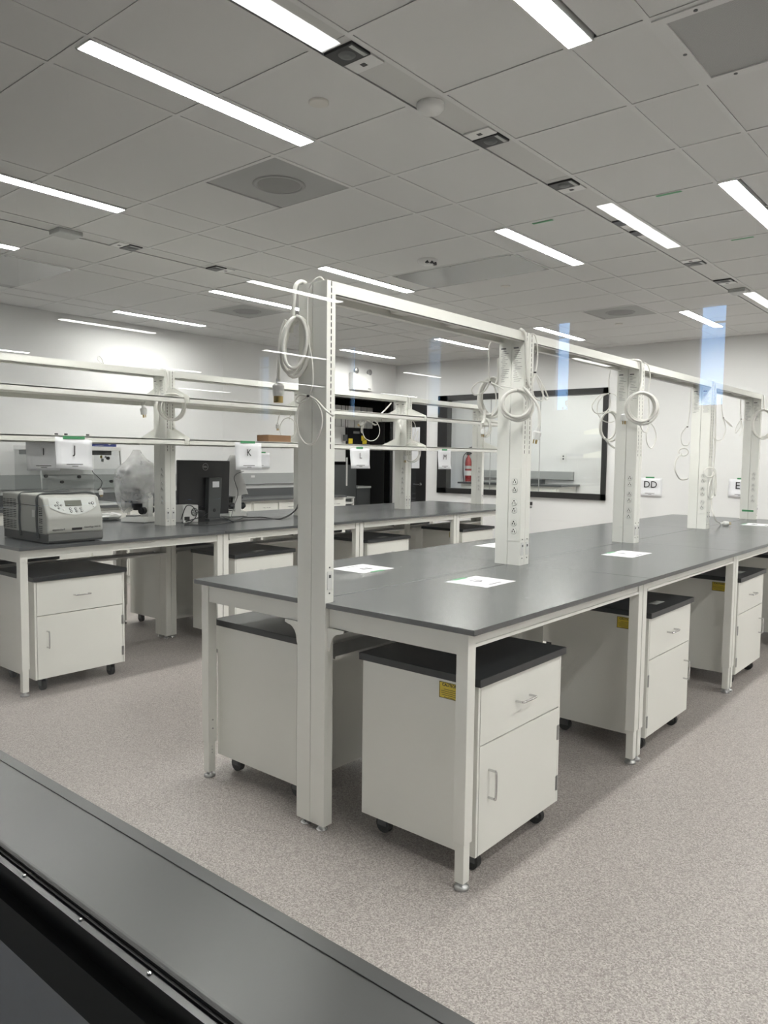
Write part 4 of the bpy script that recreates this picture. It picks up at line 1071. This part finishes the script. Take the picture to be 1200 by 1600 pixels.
# white power unit with a fan
pu=thing('power_unit','white box power supply with round fan beside the monitor','power supply',(-4.05,1.765,HT))
MB().box(-4.11,-3.99,1.69,1.84,HT,HT+.145,bev=.006).build('case',PLASTW,pu)
MB().lathe((-3.99,1.80,HT+.085),[(.035,0),(.035,.004),(.028,.005)],24,ax='x').build('fan_ring',DKGREY,pu)
m=MB()
for i in range(7):
    a=2*math.pi*i/7; m.prism([(1.80,HT+.085),(1.80+.028*math.cos(a),HT+.085+.028*math.sin(a)),(1.80+.028*math.cos(a+.5),HT+.085+.028*math.sin(a+.5))],0,-3.9865,-3.9848)
stuff(m.build('fan_blades',PLASTG,pu))
MB().box(-4.02,-3.985,1.70,1.75,HT+.02,HT+.05,bev=.003).build('socket',BLKPL,pu)
MB().box(-4.10,-4.0,1.85,1.92,HT,HT+.09,bev=.003).build('adapter_block',BLKPL,pu)
# black cables lying on the bench
def cable(label,pts,r=.0035):
    o=MB().tube(spline(pts,6),r,8).build('black_cable',BLKPL,origin=tuple(pts[0]))
    tag(o,label,'cable','black cables around the monitor'); return o
z=HT+.0045
cable('black cable running from the monitor along the worktop to the post',[at(288,820,2,z),at(330,820,2,z),at(380,813,2,z),at(420,811,2,z),at(442,809,2,z),Vector((-3.93,2.90,HT+.06)),Vector((-3.905,2.951,HT+.20))])
cable('black cable with small curl beside the covered microscope',[at(345,818,2,z),at(370,812,2,z),at(384,806,2,z),at(386,803,2,z+.01),at(380,803,2,z+.01),at(384,808,2,z),at(410,808,2,z),at(440,811,2,z),Vector((-3.92,2.89,HT+.05)),Vector((-3.90,2.951,HT+.155))])
cable('black cable arching over the white power supply',[Vector((-3.98,1.66,HT+.03)),Vector((-3.95,1.69,HT+.14)),Vector((-3.95,1.76,HT+.13)),Vector((-3.95,1.79,HT+.06)),Vector((-3.95,1.74,HT+.01)),Vector((-3.94,1.70,z))],.004)
cable('black cable bundle lying under the monitor stand',[at(284,816,2,z),at(300,812,2,z+.02),at(318,806,2,z+.05),at(330,800,2,z+.05),at(345,806,2,z+.02),at(365,816,2,z)],.004)
cable('black cable looping beside the monitor stand',[at(303,806,2,z),at(310,794,0,-4.02),at(318,792,0,-4.02),at(322,800,0,-4.02),at(312,808,2,z),at(300,812,2,z)],.003)
cable('black cable dropping from the covered microscope',[Vector((-4.2,2.50,HT+.42)),at(366,745,0,-4.15),at(372,770,0,-4.15),at(366,790,0,-4.15),at(360,812,2,z)],.003)
# cardboard box on the lower shelf
a=at(411,690,0,XSF-.12); b=at(446,690,0,XSF-.12)
o=MB().box(XSF-.20,XSF-.05,a.y,b.y,1.5965,1.66,bev=.002).build('cardboard_box',CARD); tag(o,'small flat brown cardboard box on the lower shelf','box')

# small black parts on the lower shelf edge by sign J
for i,px in enumerate((88,103,137)):
    p=at(px,677,0,XSF-.03); tag(MB().box(p.x-.008,p.x+.008,p.y-.008,p.y+.008,1.5965,1.612).build('shelf_peg',BLKPL),'small black peg on the lower shelf above the sign J','peg','black pegs above the sign J')

# ================================================================== LEFT WALL
# raceway along the wall
o=MB().box(XL,XL+.05,-1.0,6.35,1.075,1.235,bev=.004).build('wall_raceway',RACEW); tag(o,'long grey surface raceway on the left wall above the wall bench','raceway')
o=MB().box(XL+.05,XL+.053,5.02,5.09,1.17,1.20).build('raceway_label',PLASTW); tag(o,'small white label on the grey wall raceway','label')
# wall bench: casework units + continuous top
wt=thing('wall_worktop','long dark worktop with backsplash along the left wall','worktop',(XL+.375,2.9,.88))
MB().box(XL,-6.38,-1.0,6.25,.884,HT,bev=.003).build('top',EPOXY,wt); MB().box(XL,XL+.02,-1.0,6.25,HT,HT+.10).build('backsplash',EPOXY,wt)
ub=None
def base_unit():
    t=thing('base_cabinet','white two-drawer base cabinet under the left wall worktop','cabinet',(0,0,0),'base cabinets under the wall worktop')
    m=MB(); m.box(-.72,-.02,0,.90,.10,.882); m.box(-.66,-.06,0,.90,0,.10); m.build('carcass',PAINT,t,local=True)
    for j in (0,1):
        d=MB().box(-.02,0,.02+j*.445,.435+j*.445,.70,.85,bev=.002).build('drawer',PAINT,t,local=True)
        pull(MB(),(.0,.2275+j*.445,.79),'y').build('drawer_pull',CHROME,d,local=True)
        d=MB().box(-.02,0,.02+j*.445,.435+j*.445,.12,.685,bev=.002).build('door',PAINT,t,local=True)
        pull(MB(),(.0,.39+j*.1,.60),'z').build('door_pull',CHROME,d,local=True)
    return t
ub=base_unit(); ys=[-.95+.905*i for i in range(8)]
ub.location=(-6.42,ys[0],0); ub['label']='white two-drawer base cabinet under left wall worktop, first from the glass'
for iy,y in enumerate(ys[1:]): dup(ub,(-6.42,y,0),0,'white two-drawer base cabinet under left wall worktop, %s from the glass'%['second','third','fourth','fifth','sixth','seventh','eighth'][iy])
# clear hood on the wall bench
ho=thing('bench_hood','clear acrylic bench hood with white top and slanted front','hood',(-6.75,2.2,HT))
hx0,hx1=-7.08,-6.44; hy0,hy1=1.70,2.63
MB().box(hx0,-6.50,hy0-.01,hy1+.005,HT+.60,HT+.645,bev=.004).build('top_housing',PLASTW,ho)
MB().box(hx0,-6.60,hy0+.05,hy1-.06,HT+.55,HT+.60).build('lamp_unit',DKGREY,ho)
MB().box(hx0,hx1+.02,hy0,hy1,HT,HT+.018,bev=.003).build('tray',PLASTW,ho)
for y in (hy0,hy1-.008):
    MB().prism([(hx0,HT+.018),(hx1,HT+.018),(-6.52,HT+.60),(hx0,HT+.60)],1,y,y+.008).build('side_panel',ACRYL,ho)
q=Vector((-6.52-hx1,0,.582)).normalized()
MB().add([(hx1,hy0,HT+.02),(hx1,hy1,HT+.02),(-6.475,hy1,HT+.40),(-6.475,hy0,HT+.40),(hx1+.006,hy0,HT+.02),(hx1+.006,hy1,HT+.02),(-6.469,hy1,HT+.40),(-6.469,hy0,HT+.40)],[(3,2,1,0),(4,5,6,7),(0,1,5,4),(1,2,6,5),(2,3,7,6),(3,0,4,7)]).build('front_panel',ACRYL,ho)
for px,py in ((72,744),(97,753),(124,745),(169,716),(174,752)):
    p=at(px,py,0,-6.455); MB().cyl((-6.47,p.y,p.z),'x',.017,.025,12).build('knob',BLKPL,ho)
m=MB()
for y in (hy0-.001,hy1-.010): m.prism([(hx1-.012,HT+.018),(hx1+.004,HT+.018),(-6.512,HT+.60),(-6.53,HT+.60)],1,y,y+.012)
m.build('edge_profile',PLASTG,ho)
p=at(163,712,0,-6.5)
for (px,py,w_,h_,mt,nm) in ((158,714,.022,.016,YELLOW,'warning_label'),(165,714,.02,.014,PLASTW,'white_label'),(160,719,.03,.018,PLASTW,'red_white_label'),(181,748,.035,.03,PLASTW,'notice_label'),(182,757,.05,.035,PLASTW,'notice_label')):
    p=at(px,py,1,hy1); MB().box(p.x-w_,p.x+w_,hy1,hy1+.002,p.z-h_,p.z+h_).build(nm,mt,ho)
o=MB().box(-6.78,-6.52,2.30,2.585,HT+.645,HT+.71,bev=.003).build('blue_carton',BLUEB); o=tag(o,'flat blue carton lying on top of the clear hood','box')
m=MB().cyl((-6.52,2.50,HT+.68),'x',.018,.0015,20); m.build('print_disc',PLASTW,o)
MB().box(-6.5205,-6.5188,2.33,2.43,HT+.655,HT+.66).build('print_line',PLASTG,o)
# black lamp cord with white plug inside the hood
pts=[at(144,735,0,-6.44),at(152,744,0,-6.44),at(159,752,0,-6.44),at(158,760,0,-6.44),at(153,766,0,-6.44)]
t=thing('hood_cord','black cord with white plug hanging in front of the clear hood','cord',tuple(pts[0]))
MB().tube(spline([Vector((-6.46,pts[0].y-.05,HT+.61))]+pts),.004,8).build('cable',BLKPL,t); plug(t,at(157,763,0,-6.435),(0,.1,-1),1.3)
# emergency light
em=thing('emergency_light','white emergency light box with two lamp heads on the left wall','emergency light',(XL+.05,7.33,2.57))
MB().box(XL,XL+.10,7.10,7.56,2.57,2.84,bev=.008).build('case',PLASTW,em)
for y in (7.18,7.50):
    m=MB(); m.cyl((XL+.06,y,2.835),'z',.012,.03,10); m.lathe((XL+.045,y,2.875),[(.02,0),(.045,.03),(.05,.06),(.045,.065)],18,ax='x'); h=m.build('lamp_head',PLASTG,em)
    MB().lathe((XL+.110,y,2.875),[(.042,0),(.03,.004),(.002,.006)],18,ax='x').build('lamp_lens',CHROME,h)
MB().box(XL+.10,XL+.1015,7.46,7.53,2.595,2.61).build('badge',DKGREY,em)

# ---------------------------------------------------------------- store behind the black opening
sx=-7.70
for i in range(6):
    y=7.36+i*.165; tag(MB().box(sx-.03,sx,y,y+.145,2.00 if i<2 else 1.99,2.36,bev=.004).box(sx-.6,sx-.03,y+.02,y+.12,2.0,2.05).build('upright_panel',PLASTW),'tall white upright panel in the row inside the black store opening','box','white panels in the store')  # row of upright white panels
t=thing('wall_panel_board','pale tall backing board hanging in the black store opening','board',(sx-.03,7.40,1.36))
MB().box(sx-.045,sx-.032,7.10,7.66,1.40,2.00).build('board',PLASTW,t)
t=thing('electrical_panel','black electrical box with yellow tags inside the store opening','panel',(sx,7.97,1.66))
MB().box(sx-.15,sx,7.675,8.26,1.66,1.985,bev=.006).build('case',BLKPL,t)
for a,b,c_,d in ((7.70,7.80,1.71,1.80),(8.03,8.12,1.77,1.86),(8.06,8.17,1.71,1.79)): MB().box(sx,sx+.004,a,b,c_,d).build('yellow_tag',YELLOW,t)
MB().box(sx,sx+.003,7.82,7.98,1.89,1.93).build('grey_label',PLASTG,t)
t=thing('hanging_pendant_switch','small dark switch hanging on a wire in the store opening','switch',(sx+.05,7.58,1.75))
MB().box(sx+.02,sx+.06,7.535,7.61,1.755,1.86,bev=.006).build('body',DKGREY,t); MB().cyl((sx+.04,7.572,1.86),'z',.005,.745,8).build('wire',BLKPL,t)
t=thing('store_cabinet','dark grey tall cabinet inside the store opening','cabinet',(sx-.2,7.9,0))
MB().box(sx-.45,sx-.02,7.15,7.93,0,1.34,bev=.004).build('tall_body',DKGREY,t)
MB().box(sx-.02,sx-.005,7.30,7.60,.98,1.33).build('panel_front',DKGREY,t)
MB().box(sx-.019,sx-.004,7.66,7.685,.98,1.47).build('white_strip',PLASTW,t)
t=thing('store_counter','dark low unit with pale top strip inside the store opening','cabinet',(sx-.2,8.1,0))
MB().box(sx-.40,sx-.0,7.935,8.285,0,.93,bev=.004).build('low_body',DKGREY,t); MB().box(sx-.40,sx+.02,7.935,8.29,.93,.965,bev=.003).build('pale_top',PLASTG,t)
t=thing('store_stand','small white stand with grey top inside the store opening','stand',(sx+.2,7.28,0))
MB().box(sx+.10,sx+.42,6.95,7.42,.79,.815).build('stand_top',PLASTG,t)
for xx in (sx+.12,sx+.38):
    for yy in (6.97,7.37): MB().box(xx,xx+.03,yy,yy+.035,0,.79).build('leg',PLASTW,t)
MB().box(sx+.12,sx+.41,6.97,7.40,.70,.73).build('shelf',PLASTW,t)

# ---------------------------------------------------------------- far room
o=MB().box(-8.5,-7.66,10.2,10.3,0,3.06).build('wall_far_room_pier',BLACK); struct(o)
fe=thing('fire_extinguisher','red fire extinguisher on the white wall behind the far window','extinguisher',(-7.50,11.12,.86))
MB().lathe((-7.50,11.12,.86),[(.062,0),(.066,.02),(.066,.54),(.05,.62),(.022,.66),(.02,.70)],20).build('cylinder',REDM,fe)
MB().lathe((-7.50,11.12,1.13),[(.067,0),(.067,.10)],20).build('label_band',PLASTW,fe); MB().lathe((-7.50,11.12,1.27),[(.067,0),(.067,.06)],20).build('label_band',PLASTG,fe)
m=MB(); m.box(-7.53,-7.47,11.09,11.15,1.55,1.62); m.prism([(-7.57,1.64),(-7.40,1.70),(-7.40,1.73),(-7.57,1.67)],1,11.10,11.14); m.prism([(-7.52,1.60),(-7.38,1.56),(-7.38,1.58),(-7.52,1.63)],1,11.10,11.14); m.build('valve_handle',BLKPL,fe)
m=MB(); m.tube(spline([(-7.54,11.1,1.60),(-7.60,11.08,1.5),(-7.60,11.08,1.2),(-7.575,11.08,1.0)]),.010,8); m.build('hose',BLKPL,fe)
MB().box(-7.56,-7.44,11.17,11.2,1.0,1.45).build('wall_bracket',STEELD,fe)
o=MB().box(-7.3,-5.17,11.15,11.2,1.10,1.255,bev=.004).build('wall_raceway',RACEW); tag(o,'grey surface raceway on the wall behind the far window','raceway')
t=thing('far_bench','white bench with dark top behind the far window','bench',(-6.3,10.8,0))
MB().box(-7.3,-5.05,10.45,11.198,.985,1.02,bev=.003).build('top',EPOXY,t); MB().box(-7.25,-5.12,10.5,11.18,0,.985).build('body',PAINT,t)
for i in range(4): MB().box(-7.2+i*.52,-6.72+i*.52,10.48,10.5,.72,.95,bev=.003).build('drawer',PAINT,t)
o=MB().box(-6.5,-5.75,11.0,11.15,1.02,1.10).build('bench_box',DKGREY); tag(o,'dark box on the bench behind the far window','box')
for a,b,nm in ((-5.46,-5.34,'outlet'),):
    t=thing('wall_outlet','white wall outlet plate behind the far window','outlet',(-5.40,11.2,1.44))
    MB().box(a,b,11.19,11.2,1.43,1.60,bev=.003).build('plate',PLASTW,t); stuff(MB().box(-5.415,-5.385,11.186,11.19,1.53,1.56).box(-5.415,-5.385,11.186,11.19,1.48,1.51).build('socket_slots',DKGREY,t))
for z_,lab in ((2.0,'upper'),(1.58,'lower')):
    t=thing('wall_bracket','%s pale wall bracket behind the far window by its frame'%lab,'bracket',(-4.3,10.9,z_-.06))
    MB().prism([(-4.86,z_-.06),(-4.2,z_-.06),(-4.2,z_+.10),(-4.4,z_+.09),(-4.86,z_)],1,10.9,10.93).build('plate',PAINT,t)
t=thing('upright_post','pale slotted upright carrying brackets behind the far window','post',(-4.15,10.9,0))
MB().box(-4.20,-4.10,10.86,10.96,0,3.06).build('upright',PAINT,t)
# light fittings of the far room
for x in (-6.8,-5.2,-3.6):
    t=thing('ceiling_light_offscreen','white linear light on the ceiling of the room behind the far window','light',(x,9.8,3.05),'lights of the room behind the far window')
    MB().box(x-.06,x+.06,9.2,10.4,3.05,3.064).build('housing',PLASTW,t); MB().box(x-.05,x+.05,9.21,10.39,3.046,3.05).build('lens',LIGHTM,t)
# black wall stop on the far wall below the window
o=MB().box(-4.47,-4.42,YB-.02,YB,.78,.83,bev=.004).build('wall_button',BLKPL); tag(o,'small black button on the far wall below the window','button')

# ---------------------------------------------------------------- tree outside the hall window, seen reflected
tr=thing('street_tree','green leafy tree outside the hall window','tree',(-7.6,HB-3.2,-.1))
MB().tube(spline([(-7.6,HB-3.2,-.1),(-7.62,HB-3.2,1.2),(-7.5,HB-3.2,2.2),(-7.45,HB-3.15,2.9)]),.09,8).build('trunk',mat('bark',(.10,.07,.05),.9,noise=.2),tr)
m=MB(); rr=random.Random(12)
for i in range(900):
    a=rr.uniform(0,6.28); b=rr.uniform(-1,1); q=rr.uniform(.3,1)**.5
    c=Vector((-7.75+1.0*q*math.cos(a)*math.sqrt(1-b*b), HB-3.2+1.0*q*math.sin(a)*math.sqrt(1-b*b), 2.85+.95*q*b))
    u=Vector((rr.uniform(-1,1),rr.uniform(-1,1),rr.uniform(-1,1))).normalized(); v=u.orthogonal().normalized(); l=rr.uniform(.05,.09)
    m.add([c-u*l,c+v*l*.5,c+u*l,c-v*l*.5],[(0,1,2,3)])
stuff(m.build('foliage',mat('leaf_green',(.10,.22,.05),.6,noise=.3,nscale=4),tr))
